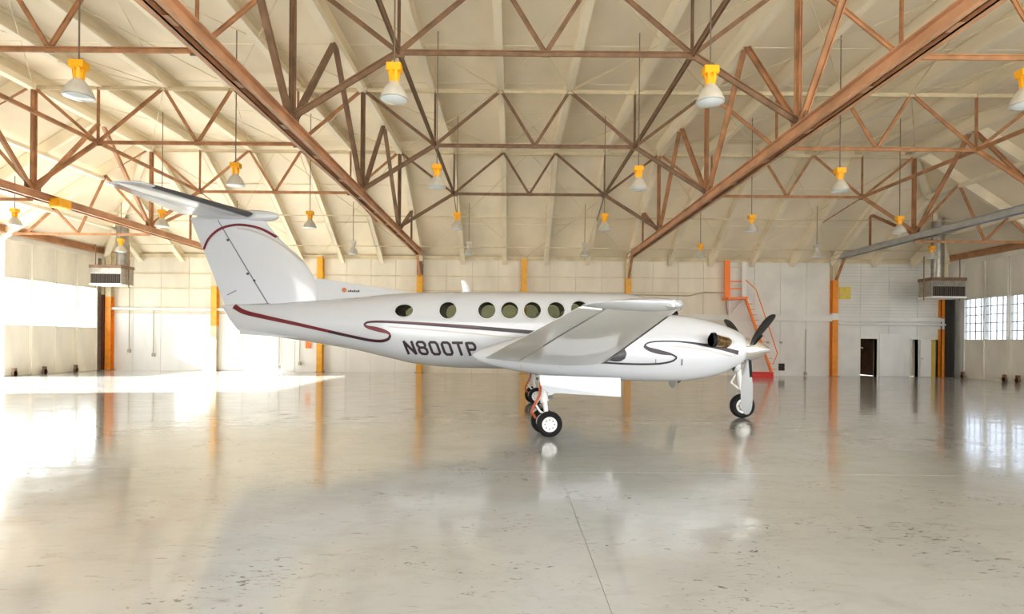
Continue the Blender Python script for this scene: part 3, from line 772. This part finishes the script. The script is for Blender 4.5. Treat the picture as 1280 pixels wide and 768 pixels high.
# windshield and cockpit side windows
def patch(name, m, bvh, poly, side, y0, off=.006, nu=10, nv=8, parent=None):
    """bilinear patch (4 corners in x,z) laid on the skin"""
    a, b, c, d = [Vector(p) for p in poly]; mb = MB(); vs = []
    for j in range(nv+1):
        for i in range(nu+1):
            u, v_ = i/nu, j/nv
            p = (a*(1-u)+b*u)*(1-v_) + (d*(1-u)+c*u)*v_
            q = surf(bvh, p.x, p.y, side, y0, off)
            if q is None: return
            vs.append(q)
    mb.add(vs, [(j*(nu+1)+i, j*(nu+1)+i+1, (j+1)*(nu+1)+i+1, (j+1)*(nu+1)+i) for j in range(nv) for i in range(nu)])
    mb.build(name, m, parent or pl, smooth=True)
for s in (-1, 1):
    patch('cockpit_window', M['blackgloss'], bvh_f, [(2.45, 2.20), (2.95, 2.16), (2.88, 2.52), (2.48, 2.58)], s, 2)
    patch('cockpit_window', M['blackgloss'], bvh_f, [(3.03, 2.15), (3.50, 2.14), (3.28, 2.38), (2.97, 2.52)], s, 2)
# nose windshield: draped from above
def top_surf(bvh, x, y, off):
    h_ = bvh.ray_cast(Vector((x, PY+y, 5)), Vector((0, 0, -1)), 6); return h_[0] + h_[1].normalized()*off*(1 if h_[1].z > 0 else -1)
for s in (-1, 1):
    mb = MB(); vs = []
    for j in range(9):
        for i in range(9):
            x = 3.08 + .68*i/8 ; y = s*(.03 + (.40+.10*i/8)*j/8)
            vs.append(top_surf(bvh_f, x, y, .007))
    mb.add(vs, [(j*9+i, j*9+i+1, (j+1)*9+i+1, (j+1)*9+i) for j in range(8) for i in range(8)])
    mb.build('windshield', M['blackgloss'], pl, smooth=True)

# fuselage stripes
low = [fp(283, 379, 12.85), fp(292, 384, 12.8), fp(305, 390.5, 12.75), fp(330, 396.5, 12.65), fp(370, 405, 12.55), fp(410, 414, 12.45), fp(440, 420.5, 12.4), fp(462, 425, 12.35), fp(477, 426, 12.33), fp(486, 423, 12.3), fp(487.5, 418.5, 12.3)]
paint_band('maroon_stripe', M['maroon'], bvh_f, low, lambda t: .105 - .05*min(1, t*1.3) if t < .8 else .055)
paint_band('charcoal_stripe', M['navy'], bvh_f, [(x, z-.012) for x, z in low[5:]], .045, off=.017)
paint_band('maroon_stripe', M['maroon'], bvh_f, [fp(487.5, 418.5), fp(484, 415.5), fp(470, 411.5), fp(459, 409), fp(454.5, 406.3)], lambda t: .045+.05*math.sin(math.pi*t))
hi = [fp(454.5, 406.3), fp(458, 403.3), fp(468, 402.3), fp(485, 402.6), fp(520, 404.6), fp(560, 407.3), fp(600, 410.3), fp(640, 413.6), fp(672, 416.2), fp(720, 419.5), fp(780, 423), fp(850, 427)]
paint_band('charcoal_stripe', M['navy'], bvh_f, hi, lambda t: .045+.035*min(1, t*3))
paint_band('maroon_stripe', M['maroon'], bvh_f, [(x, z+.012) for x, z in hi[1:7]], .02, off=.017)
paint_band('taupe_stripe', M['taupe'], bvh_f, [(x, z-.10-.012*i) for i, (x, z) in enumerate(hi[3:])], .022)
# registration: strokes of a squared typeface, leaning back
GL = {'N': [[(0,0),(0,1)], [(0,1),(1,0)], [(1,0),(1,1)]],
      '8': [[(.2,.53),(0,.7),(0,.85),(.2,1),(.8,1),(1,.85),(1,.7),(.8,.53),(.2,.53),(0,.38),(0,.15),(.2,0),(.8,0),(1,.15),(1,.38),(.8,.53)]],
      '0': [[(.2,0),(0,.15),(0,.85),(.2,1),(.8,1),(1,.85),(1,.15),(.8,0),(.2,0)]],
      'T': [[(-.1,1),(1.1,1)], [(.5,1),(.5,0)]],
      'P': [[(0,0),(0,1),(.8,1),(1,.85),(1,.62),(.8,.45),(0,.45)]]}
for s in (-1, 1):
    mb = MB()
    for i, ch in enumerate('N800TP'):
        x0, z0 = fp(509.5 + i*15.6, 442.2 + i*.35)
        for st in GL[ch]:
            pts = []
            for u, v_ in st:
                X = x0 + u*.165 - v_*.085 ; Z = z0 + v_*.255
                if s > 0: X = (fp(507, 442)[0]*2 + 1.45) - X
                pts.append((X, Z))
            # square stroke ends
            a, b = Vector(pts[0]), Vector(pts[1]); pts[0] = tuple(a - (b-a).normalized()*.018)
            a, b = Vector(pts[-1]), Vector(pts[-2]); pts[-1] = tuple(a - (b-a).normalized()*.018)
            drape(mb, bvh_f, pts, .056, s, 2, .008, .02, smooth=False, nx=2)
    mb.build('registration_lettering', M['letter'], pl, smooth=True)

# ---- lifting surfaces
def naca(x, t): return 5*t*(.2969*math.sqrt(max(x, 0)) - .126*x - .3516*x*x + .2843*x**3 - .1015*x**4)
def foil(rows_, f0=0.0, f1=1.0, axis='z', n=14, grow=0.0, camber=0.0):
    """rows_: (le, te, thickness ratio); loops between chord fractions f0 and f1 (numbers or one per row)"""
    mb = MB(); vs = []; m = None
    for ri, (le, te, t) in enumerate(rows_):
        le, te = Vector(le), Vector(te); ch = (te-le).length
        a = f0[ri] if isinstance(f0, (list, tuple)) else f0; b = f1[ri] if isinstance(f1, (list, tuple)) else f1
        N = Vector((0, 0, 1)) if axis == 'z' else Vector((0, 1, 0))
        fr = [a + (b-a)*(.5-.5*math.cos(math.pi*k/n)) for k in range(n+1)]
        up = [le + (te-le)*f + N*((naca(f, t)*(1+camber) + .0015)*ch + grow) for f in fr]
        dn = [le + (te-le)*f - N*((naca(f, t)*(1-camber) + .0015)*ch + grow) for f in fr]
        if a == 0 and grow: up[0].x += grow; dn[0].x += grow
        lp = up + dn[::-1]; m = len(lp); vs += [p + Vector((0, PY, 0)) for p in lp]
    fs = []
    for r in range(len(rows_)-1):
        for i in range(m): fs.append((r*m+i, r*m+(i+1) % m, (r+1)*m+(i+1) % m, (r+1)*m+i))
    fs += [tuple(range(m)), tuple(range((len(rows_)-1)*m, len(rows_)*m))[::-1]]
    return mb.add(vs, fs)
def lerp_row(a, b, t): return (Vector(a[0]).lerp(Vector(b[0]), t), Vector(a[1]).lerp(Vector(b[1]), t), a[2]+(b[2]-a[2])*t)

# wing key rows for side s: |y|
def wing_rows(s):
    W0 = ((1.75, s*.3, 1.235), (-.47, s*.3, 1.235), .18)
    W1 = ((1.72, s*2.9, 1.40), (-.46, s*2.9, 1.40), .17)
    W2 = ((1.46, s*8.02, 1.99), (.60, s*8.02, 1.99), .13)
    return W0, W1, W2
HF = .74
for s in (-1, 1):
    W0, W1, W2 = wing_rows(s)
    foil([W0, W1], 0, 1, camber=.25).build('center_wing', M['paintgrey'], pl, smooth=True)
    wg = foil([lerp_row(W1, W2, t) for t in (0, .25, .5, .75, 1)], 0, HF, camber=.25).build('wing', M['paintgrey'], pl, smooth=True)
    # flap and aileron with a gap
    yA = (5.25-2.9)/(8.02-2.9)
    g = .001
    fl_ = foil([lerp_row(W1, W2, t) for t in (0, yA/2, yA-g)], HF+.008, 1, camber=.25).build('flap', M['paintgrey'], wg, smooth=True)
    al = foil([lerp_row(W1, W2, t) for t in (yA+g, (1+yA)/2, .985)], HF+.022, 1, camber=.25).build('aileron', M['paintgrey'], wg, smooth=True)
    # leading edge boot
    foil([lerp_row(W1, W2, t) for t in (.0, .04, .5, .93)], 0, [.10, .06, .045, .045], grow=.006, n=6, camber=.25).build('deice_boot', M['boot'], wg, smooth=True)
    foil([lerp_row(W1, W2, t) for t in (yA-.01, 1)], HF-.006, HF+.024, n=2, grow=-.012, camber=.25).build('hinge_gap', M['seam'], wg)
    # rounded tip
    tips = []
    for k in range(9):
        a = k/8*math.pi/2; y_ = 8.02 + .26*math.sin(a); cc = math.cos(a)
        le, te = Vector(W2[0]), Vector(W2[1]); mid = le.lerp(te, .45)
        l2 = mid + (le-mid)*(.25+.75*cc); t2 = mid + (te-mid)*(.35+.65*cc)
        for q in (l2, t2): q.y = s*y_; q.z = 1.99 + .03*(k/8)
        tips.append((l2, t2, max(.13*cc, .012)))
    tp = foil(tips, 0, 1, n=16, camber=.25).build('wing_tip', M['paint'], wg, smooth=True)
    foil([((1.485, s*8.02, 1.995), (1.20, s*8.02, 1.995), .34), ((1.42, s*8.22, 2.005), (1.20, s*8.22, 2.005), .30)], 0, 1, n=8).build('position_light', M['clear'], wg, smooth=True)
    MB().lathe([(.018, 0), (.03, .03), (.018, .06)], (1.34, PY+s*8.20, 1.975), 'Z', 12).build('bulb', M['greysteel'], wg, smooth=True)

# horizontal stabiliser
for s in (-1, 1):
    T0 = ((-5.72, s*.02, 4.47), (-7.42, s*.02, 4.47), .11); T1 = ((-6.62, s*2.72, 4.47), (-7.34, s*2.72, 4.47), .10)
    st = foil([T0, lerp_row(T0, T1, .5), T1, ((-6.78, s*2.80, 4.47), (-7.31, s*2.80, 4.47), .04)], 0, .62).build('stabilizer', M['paint'], pl, smooth=True)
    foil([lerp_row(T0, T1, .08), lerp_row(T0, T1, .5), lerp_row(T0, T1, .99)], .632, 1).build('elevator', M['paint'], st, smooth=True)
    foil([lerp_row(T0, T1, .08), lerp_row(T0, T1, .92)], 0, .07, grow=.007, n=6).build('deice_boot', M['boot'], st, smooth=True)
    foil([lerp_row(T0, T1, .08), lerp_row(T0, T1, .98)], .61, .64, n=2, grow=-.008).build('hinge_gap', M['seam'], st)
# bullet fairing
bul = MB()
BU = [(-7.15, 4.40, 4.46, .02), (-6.9, 4.36, 4.53, .07), (-6.4, 4.33, 4.60, .13), (-5.9, 4.33, 4.61, .15), (-5.5, 4.36, 4.58, .13), (-5.34, 4.41, 4.53, .07), (-5.30, 4.46, 4.48, .01)]
loft_body(BU, 0, 24, 2, 24).build('tail_fairing', M['paint'], pl, smooth=True)

# vertical fin
def cz(x, y): p = PX(x, y, 13.0); return p.x, p.z
te = [cz(239.5, 277), cz(254, 312), cz(267, 345), cz(280, 378)]; le = [cz(332, 277), cz(352, 301), cz(378, 325), cz(395, 352), cz(400, 376)]
hg = [cz(275.5, 277), cz(339, 381.5)]
def at_z(poly, z):
    poly = sorted(poly, key=lambda p: p[1])
    if z <= poly[0][1]: return poly[0][0] + (poly[1][0]-poly[0][0])*(z-poly[0][1])/(poly[1][1]-poly[0][1])
    for a, b in zip(poly[:-1], poly[1:]):
        if a[1] <= z <= b[1]: return a[0] + (b[0]-a[0])*(z-a[1])/(b[1]-a[1])
    a, b = poly[-2:]; return a[0] + (b[0]-a[0])*(z-a[1])/(b[1]-a[1])
le_s = [(x, z) for x, z in resample([Vector(p) for p in le], .1)]
frow = []; hf = []
for k in range(17):
    z = 2.39 + (4.42-2.39)*k/16; a, b, h_ = at_z(le_s, z), at_z(te, z), at_z(hg, z)
    frow.append(((a, 0, z), (b, 0, z), .115)); hf.append((h_-a)/(b-a))
fin_mb = foil(frow, 0, hf, 'y', n=14); fin = fin_mb.build('vertical_fin', M['paint'], pl, smooth=True)
rr_ = frow; hh_ = hf
rud_mb = foil(rr_, [h+.014 for h in hh_], 1.0, 'y', n=8); rud = rud_mb.build('rudder', M['paint'], pl, smooth=True)
foil(rr_, [h-.004 for h in hh_], [h+.018 for h in hh_], 'y', n=2, grow=-.008).build('hinge_gap', M['seam'], fin)
full = foil(frow, 0, 1.0, 'y', n=30)
bmf = bmesh.new(); vv = [bmf.verts.new(p) for p in full.v]
for f in full.f: bmf.faces.new([vv[i] for i in f])
bmf.normal_update(); bvh_fin = BVHTree.FromBMesh(bmf)
arc = [cz(255, 313), cz(262.5, 299), cz(276, 288), cz(293, 283), cz(310, 283), cz(330, 288), cz(350, 299.5)]
paint_band('maroon_stripe', M['maroon'], bvh_fin, arc, .055, parent=fin, off=.016)
paint_band('taupe_stripe', M['taupe'], bvh_fin, [cz(299, 286.5), cz(318, 290), cz(340, 299), cz(360, 312), cz(378, 327)], .03, parent=fin, off=.014)
# rudder ribs and trim tab line
for (xa, ya), (xb, yb) in (((262, 318), (276, 314)), ((265, 325), (281, 321)), ((268, 332), (286, 327)), ((271, 339), (291, 333)), ((274, 346), (294, 340))):
    paint_band('rudder_rib', M['paint'], bvh_fin, [cz(xa, ya), cz(xb, yb)], .05, parent=rud, off=.012)
paint_band('trim_tab_gap', M['seam'], bvh_fin, [cz(285, 369), cz(297, 363.5)], .02, parent=rud, off=.005)
paint_band('panel_gap', M['seam'], bvh_fin, [cz(311, 381.5), cz(340, 380.5)], .03, parent=fin, off=.005)
for x, y in ((287, 301), (312, 343), (320.5, 351.5)):
    X, Z = cz(x, y); q = surf(bvh_fin, X, Z, -1, 2, .0)
    MB().lathe([(.025, -.02), (.03, 0), (.02, .01)][::-1], q, 'Y', 10).build('drain_hole' if x > 315 else 'hinge_bolt', M['boot'], rud)
# dorsal fin
def dz(x, y): p = PX(x, y, 13.0); return p.x, p.z
dor = [dz(395, 347.5), dz(408, 349.5), dz(440, 354.5), dz(480, 360.5), dz(510, 365), dz(528, 368)]
mb = MB(); vs = []
for k, (x, z) in enumerate(dor):
    zb = catmull(FUS, x)[1] - .12; hwid = .075
    vs += [Vector((x, PY-hwid, zb)), Vector((x, PY-hwid*.55, zb+(z-zb)*.55)), Vector((x, PY-.012, z-.01)), Vector((x, PY, z)), Vector((x, PY+.012, z-.01)), Vector((x, PY+hwid*.55, zb+(z-zb)*.55)), Vector((x, PY+hwid, zb))]
fs = [(k*7+i, k*7+i+1, (k+1)*7+i+1, (k+1)*7+i) for k in range(len(dor)-1) for i in range(6)] + [tuple(range(7)), tuple(range(35, 42))]
dorsal = mb.add(vs, fs).build('dorsal_fin', M['paint'], pl, smooth=True)
X, Z = dz(431, 363)
MB().lathe([(.055, 0), (.055, .006)], (X, PY-.052, Z), 'Y', 16).build('round_emblem', mat('orange_brown_emblem', (.45, .13, .03), .4), dorsal)
for k in range(6):
    MB().box((X+.09+k*.045, PY-.058, Z-.045), (X+.12+k*.045, PY-.050, Z-.01+.012*(k % 2))).build('emblem_letter', M['letter'], dorsal)
# ventral strakes and top antennas, small bumps
for s in (-1, 1):
    mb = MB(); mb.add([(-6.1, PY+s*.12, 1.93), (-4.9, PY+s*.22, 1.78), (-4.7, PY+s*.26, 1.72), (-6.05, PY+s*.22, 1.80), (-6.1, PY+s*.14, 1.93), (-4.9, PY+s*.24, 1.78), (-6.05, PY+s*.235, 1.80), (-4.7, PY+s*.28, 1.72)],
           [(0,1,2,3), (4,5,7,6), (0,3,6,4), (3,2,7,6)]).build('ventral_strake', M['paint'], pl)
def blade_ant(x, z, h_, lean, c0, c1, m=M['paint']):
    foil([((x+c0/2, 0, z), (x-c0/2, 0, z), .18), ((x+lean+c1/2, 0, z+h_), (x+lean-c1/2, 0, z+h_), .15)], 0, 1, 'y', n=6).build('antenna', m, pl, smooth=True)
blade_ant(-1.02, 2.76, .30, -.10, .20, .10)
blade_ant(-4.07, 2.58, .16, -.02, .22, .12)
# ---- nacelles, propellers, exhausts
NAC = [(-.70, 1.40, 1.46, .02), (-.60, 1.33, 1.52, .08), (-.35, 1.24, 1.62, .18), (0, 1.165, 1.73, .27), (.72, 1.06, 1.90, .38), (1.4, 1.02, 2.05, .42), (2.03, .995, 2.16, .43), (2.6, .985, 2.20, .42),
       (3.04, .995, 2.18, .41), (3.4, 1.04, 2.12, .38), (3.76, 1.13, 2.03, .34), (4.0, 1.25, 1.93, .29), (4.10, 1.30, 1.885, .27), (4.14, 1.34, 1.85, .25)]
def dn_(x, y, D=10.0): p = PX(x, y, D); return (p.x, p.z)
for s in (-1, 1):
    yc = s*2.62
    nm = loft_body(NAC, yc, 60, 2.3, 48); nac = nm.build('engine_nacelle', M['paint'], pl, smooth=True)
    bmn = bmesh.new(); vv = [bmn.verts.new(p) for p in nm.v]
    for f in nm.f: bmn.faces.new([vv[i] for i in f])
    bmn.normal_update(); bvn = BVHTree.FromBMesh(bmn)
    SD = (s,)
    up1 = [dn_(925, 441.3), dn_(905, 436.5), dn_(880, 431.5), dn_(860, 428.5), dn_(840, 427), dn_(820, 427.2), dn_(809, 429), dn_(804.5, 432.5)]
    paint_band('black_stripe', M['navy'], bvn, up1, lambda t: .075-.05*min(1, t*1.6), 4.5, SD, nac)
    paint_band('black_stripe', M['navy'], bvn, [dn_(804.5, 432.5), dn_(810, 436.5), dn_(825, 440.5), dn_(838, 443), dn_(845, 446.5)], lambda t: .03+.05*math.sin(math.pi*min(1, t+.1)), 4.5, SD, nac)
    paint_band('black_stripe', M['navy'], bvn, [dn_(845, 446.5), dn_(841, 451), dn_(825, 454.5), dn_(800, 455.2), dn_(770, 454.2), dn_(735, 452)], .032, 4.5, SD, nac)
    paint_band('taupe_stripe', M['taupe'], bvn, [dn_(916, 445.5), dn_(900, 442), dn_(880, 437.5), dn_(855, 434), dn_(840, 433)], .022, 4.5, SD, nac)
    paint_band('access_door_gap', M['seam'], bvn, [dn_(819, 449), dn_(819, 456)], .012, 4.5, SD, nac, smooth=False)
    paint_band('access_door_gap', M['seam'], bvn, [dn_(852, 449), dn_(852, 457)], .02, 4.5, SD, nac, smooth=False)
    paint_band('cowl_gap', M['taupe'], bvn, [dn_(918, 424), dn_(920, 446)], .010, 4.5, SD, nac, smooth=False)
    paint_band('cowl_gap', M['taupe'], bvn, [dn_(652, 455, 10.0), dn_(651, 464, 10.0)], .012, 4.5, SD, nac, smooth=False)
    mb = MB(); rs = [(-.24, .03, .02), (-.14, .07, .05), (0, .11, .085), (.10, .12, .10), (.17, .09, .075), (.20, .03, .03)]; vs = []
    for dx_, rz_, ry_ in rs:
        for k in range(16):
            a = 2*math.pi*k/16; vs.append(Vector((1.79+dx_, PY+yc+s*(.395+ry_*math.cos(a)), 1.455+dx_*.15+rz_*math.sin(a))))
    mb.add(vs, [(i*16+k, i*16+(k+1) % 16, (i+1)*16+(k+1) % 16, (i+1)*16+k) for i in range(5) for k in range(16)] + [tuple(range(16)), tuple(range(80, 96))[::-1]])
    mb.build('dark_side_bulb', M['boot'], nac, smooth=True)  # dark bulb on the nacelle side at the wing's leading edge
    # chin intake
    MB().lathe([(.13, 0), (.145, .03), (.12, .09), (.09, .09), (.10, .03)], (4.0, PY+yc, 1.30), 'X', 24).build('air_intake', M['paint'], nac, smooth=True)
    MB().lathe([(.10, 0), (.10, .04)], (4.0, PY+yc, 1.30), 'X', 24).build('intake_mouth', M['dark'], nac)
    # exhaust stacks on both sides of the nose cowl
    for q in (-1, 1):
        mb = MB(); cpts = [Vector((3.80, yc+q*.26, 1.70)), Vector((3.72, yc+q*.36, 1.70)), Vector((3.60, yc+q*.44, 1.715)), Vector((3.49, yc+q*.52, 1.73)), Vector((3.43, yc+q*.565, 1.74))]
        rad = [.09, .10, .10, .11, .118]; n = 20; vs = []
        for i, c in enumerate(cpts):
            d = (cpts[min(i+1, 4)] - cpts[max(i-1, 0)]).normalized(); sd = d.cross(Vector((0, 0, 1))).normalized(); uu = sd.cross(d)
            for k in range(n):
                a = 2*math.pi*k/n; vs.append(c + Vector((0, PY, 0)) + sd*rad[i]*math.cos(a)*.85 + uu*rad[i]*math.sin(a))
        mb.add(vs, [(i*n+k, i*n+(k+1) % n, (i+1)*n+(k+1) % n, (i+1)*n+k) for i in range(4) for k in range(n)] + [tuple(range(n))])
        ex = mb.build('exhaust_stack', M['bronze'], nac, smooth=True)
        c = cpts[3] + Vector((-.03, PY, 0))
        MB().tube(c + Vector((.03, 0, 0)), c, .095, 20).build('exhaust_mouth', M['black'], ex)
        MB().lathe([(.122, -.01), (.126, .05), (.113, .05), (.108, -.01)], cpts[4] + Vector((-.01, PY, 0)), 'X', 20).build('exhaust_lip', M['black'], ex, smooth=True)
    # propeller
    hub = Vector((4.16, PY+yc, 1.575))
    sp_ = MB().lathe([(.20, 0), (.215, .03), (.205, .12), (.17, .24), (.115, .36), (.055, .46), (.012, .505)], hub, 'X', 32).build('propeller', M['chrome'], pl, smooth=True)
    MB().lathe([(.15, -.05), (.17, 0.0)], hub, 'X', 24).build('spinner_plate', M['dark'], sp_)
    prof = [(.12, .05, .05), (.20, .055, .05), (.30, .10, .035), (.45, .165, .028), (.65, .20, .022), (.85, .205, .017), (1.0, .195, .013), (1.10, .16, .010), (1.16, .09, .007), (1.175, .03, .005)]
    for ang in (180, 60, -60):
        ang += 24 if s > 0 else 0
        d = Vector((0, math.sin(R(ang)), math.cos(R(ang)))); tn = Vector((1, 0, 0)).cross(d)
        A_, B_ = MB(), MB(); fro, bac = [], []
        for r_, ch, th in prof:
            tw = R(8 + 14*(1-r_/1.2)); cdv = (Vector((1, 0, 0))*math.cos(tw) + tn*math.sin(tw)*-1).normalized(); nn = d.cross(cdv).normalized()
            if nn.dot(tn) < 0: nn = -nn
            c = hub + Vector((.09, 0, 0)) + d*r_
            e0, e1 = c - cdv*ch/2, c + cdv*ch/2
            fro.append([e0, c - cdv*ch*.22 + nn*th/2, c + cdv*ch*.22 + nn*th/2, e1]); bac.append([e0, c - cdv*ch*.22 - nn*th/2, c + cdv*ch*.22 - nn*th/2, e1])
        for mbx, L2 in ((A_, fro), (B_, bac)):
            mbx.add([p for r_ in L2 for p in r_], [(k*4+i, k*4+i+1, (k+1)*4+i+1, (k+1)*4+i) for k in range(len(L2)-1) for i in range(3)])
        bl = B_.build('blade', M['blade'], sp_, smooth=True); nA = len(bl.data.polygons)
        # join the black face in the same blade mesh
        vs = [v_.co.copy() for v_ in bl.data.vertices]; fs = [tuple(p.vertices) for p in bl.data.polygons]; n0 = len(vs)
        base = world_loc(sp_); vs += [p - base for p in A_.v]; fs += [tuple(i+n0 for i in f) for f in A_.f]
        me = bpy.data.meshes.new('blade'); me.from_pydata(vs, [], fs); me.materials.append(M['blade']); me.materials.append(M['blackgloss'])
        for k, p in enumerate(me.polygons): p.use_smooth = True; p.material_index = 0 if k < nA else 1
        bl.data = me
        # rubber boot at the blade's root
        c0 = hub + Vector((.13, 0, 0)) + d*.16; c1 = hub + Vector((.155, 0, 0)) + d*.50
        MB().beam(c0 - tn*.006, c1 - tn*.008, .05, .045, tn).build('blade_boot', M['black'], sp_)

# ---- landing gear
def wheel(c, r, wd, parent, face):
    c = Vector(c); k = wd/2
    MB().lathe([(r*.56, -k*.75), (r*.68, -k*.98), (r*.86, -k), (r*.96, -k*.72), (r, -k*.3), (r, k*.3), (r*.96, k*.72), (r*.86, k), (r*.68, k*.98), (r*.56, k*.75)], c, 'Y', 40).build('tire', M['black'], parent, smooth=True)
    MB().lathe([(r*.03, -k*.92), (r*.20, -k*.90), (r*.24, -k*.82), (r*.50, -k*.84), (r*.58, -k*.95), (r*.60, -k*.8), (r*.60, k*.8), (r*.58, k*.95), (r*.50, k*.84), (r*.24, k*.82), (r*.20, k*.90), (r*.03, k*.92)], c, 'Y', 32).build('wheel_hub', M['gear'], parent, smooth=True)
    mb = MB()
    for i in range(8):
        a = i*math.pi/4; q = c + Vector((r*.36*math.cos(a), face*k*.83, r*.36*math.sin(a))); mb.tube(q, q + Vector((0, face*.008, 0)), r*.055, 8)
    mb.tube(c + Vector((0, face*k*.86, 0)), c + Vector((0, face*(k*.86+.012), 0)), r*.12, 12)
    mb.build('wheel_bolts', M['boot'], parent)
for s in (-1, 1):
    wx = .675; yc = s*2.62; wr_ = .226
    top = Vector((.55, PY+yc, 1.12)); ax = Vector((wx, PY+yc, wr_))
    leg = MB().tube(top, Vector((.60, PY+yc, .62)), .065, 16).tube(Vector((.60, PY+yc, .62)), Vector((.645, PY+yc, .30)), .042, 14) \
        .tube(Vector((.58, PY+yc, .66)), Vector((.60, PY+yc, .60)), .078, 16).build('main_gear_leg', M['gear'], pl, smooth=True)
    MB().tube((wx, PY+yc-.30, wr_), (wx, PY+yc+.30, wr_), .04, 12).build('axle', M['gear'], leg)
    MB().beam((.645, PY+yc, .33), (wx, PY+yc, wr_), .10, .12).build('fork', M['gear'], leg, bevel=.01)
    for q in (-1, 1): wheel((wx - (.09 if q > 0 else 0), PY+yc+q*.215, wr_), wr_, .15, leg, -1 if q < 0 else 1)
    MB().path([Vector((.56, PY+yc, .72)), Vector((.43, PY+yc+.02, .55)), Vector((.52, PY+yc, .42)), Vector((.60, PY+yc, .38))], .02, 8).build('torque_link', M['gear'], leg)
    MB().path([Vector((.52, PY+yc-.05, .95)), Vector((.50, PY+yc-.06, .72)), Vector((.42, PY+yc-.06, .56)), Vector((.36, PY+yc-.04, .42)), Vector((.44, PY+yc, .30))], .024, 8).build('brake_hose', M['hose'], leg)
    MB().beam((.62, PY+yc, .70), (1.25, PY+yc, 1.08), .05, .06).build('drag_brace', M['gear'], leg)
    MB().box((.66, PY+yc-.03, .66), (.74, PY+yc+.03, .72)).build('light_bracket', M['boot'], leg)
    for q in (-1, 1):
        y = PY+yc+q*.34
        d = MB().add([(.50, y, 1.10), (1.90, y, 1.06), (1.90, y+q*.04, .735), (.62, y+q*.04, .80), (.50, y+q*.01, .93),
                  (.50, y+q*.02, 1.10), (1.90, y+q*.02, 1.06), (1.90, y+q*.06, .735), (.62, y+q*.06, .80), (.50, y+q*.03, .93)],
                 [(0,1,2,3,4), (5,6,7,8,9), (0,1,6,5), (1,2,7,6), (2,3,8,7), (3,4,9,8), (4,0,5,9)]).build('gear_door', M['paint'], pl)
nx_ = 5.22; nr = .275
ng = MB().tube((5.10, PY, 1.25), (5.18, PY, .72), .06, 14).tube((5.18, PY, .72), (5.21, PY, .58), .045, 14).build('nose_gear_leg', M['gear'], pl, smooth=True)
for q in (-1, 1): MB().beam((5.21, PY+q*.10, .60), (nx_, PY+q*.10, nr-.02), .03, .11, (0,1,0)).build('fork', M['gear'], ng, bevel=.008)
MB().box((5.15, PY-.12, .57), (5.27, PY+.12, .63)).build('fork_crown', M['gear'], ng, bevel=.01)
MB().tube((nx_, PY-.13, nr), (nx_, PY+.13, nr), .03, 12).build('axle', M['gear'], ng)
wheel((nx_, PY, nr), nr, .17, ng, -1)
MB().lathe([(.015, -.16), (.09, -.155), (.11, -.12), (.11, -.115)], (nx_, PY, nr), 'Y', 20).build('hub_cap', M['gear'], ng, smooth=True)
MB().path([(5.06, PY, .98), (4.96, PY, .80), (5.14, PY, .66)], .022, 8).build('torque_link', M['gear'], ng)
# pitot mast and belly vent
for s in (-1, 1):
    MB().path([(3.05, PY+s*2.62, 1.0), (3.0, PY+s*2.62, .965)], .02, 6).build('belly_vent', M['boot'], pl)
    MB().path([(4.9, PY+s*.35, 1.25), (4.95, PY+s*.38, 1.13), (5.15, PY+s*.38, 1.13)], .014, 6).build('pitot_tube', M['greysteel'], pl)
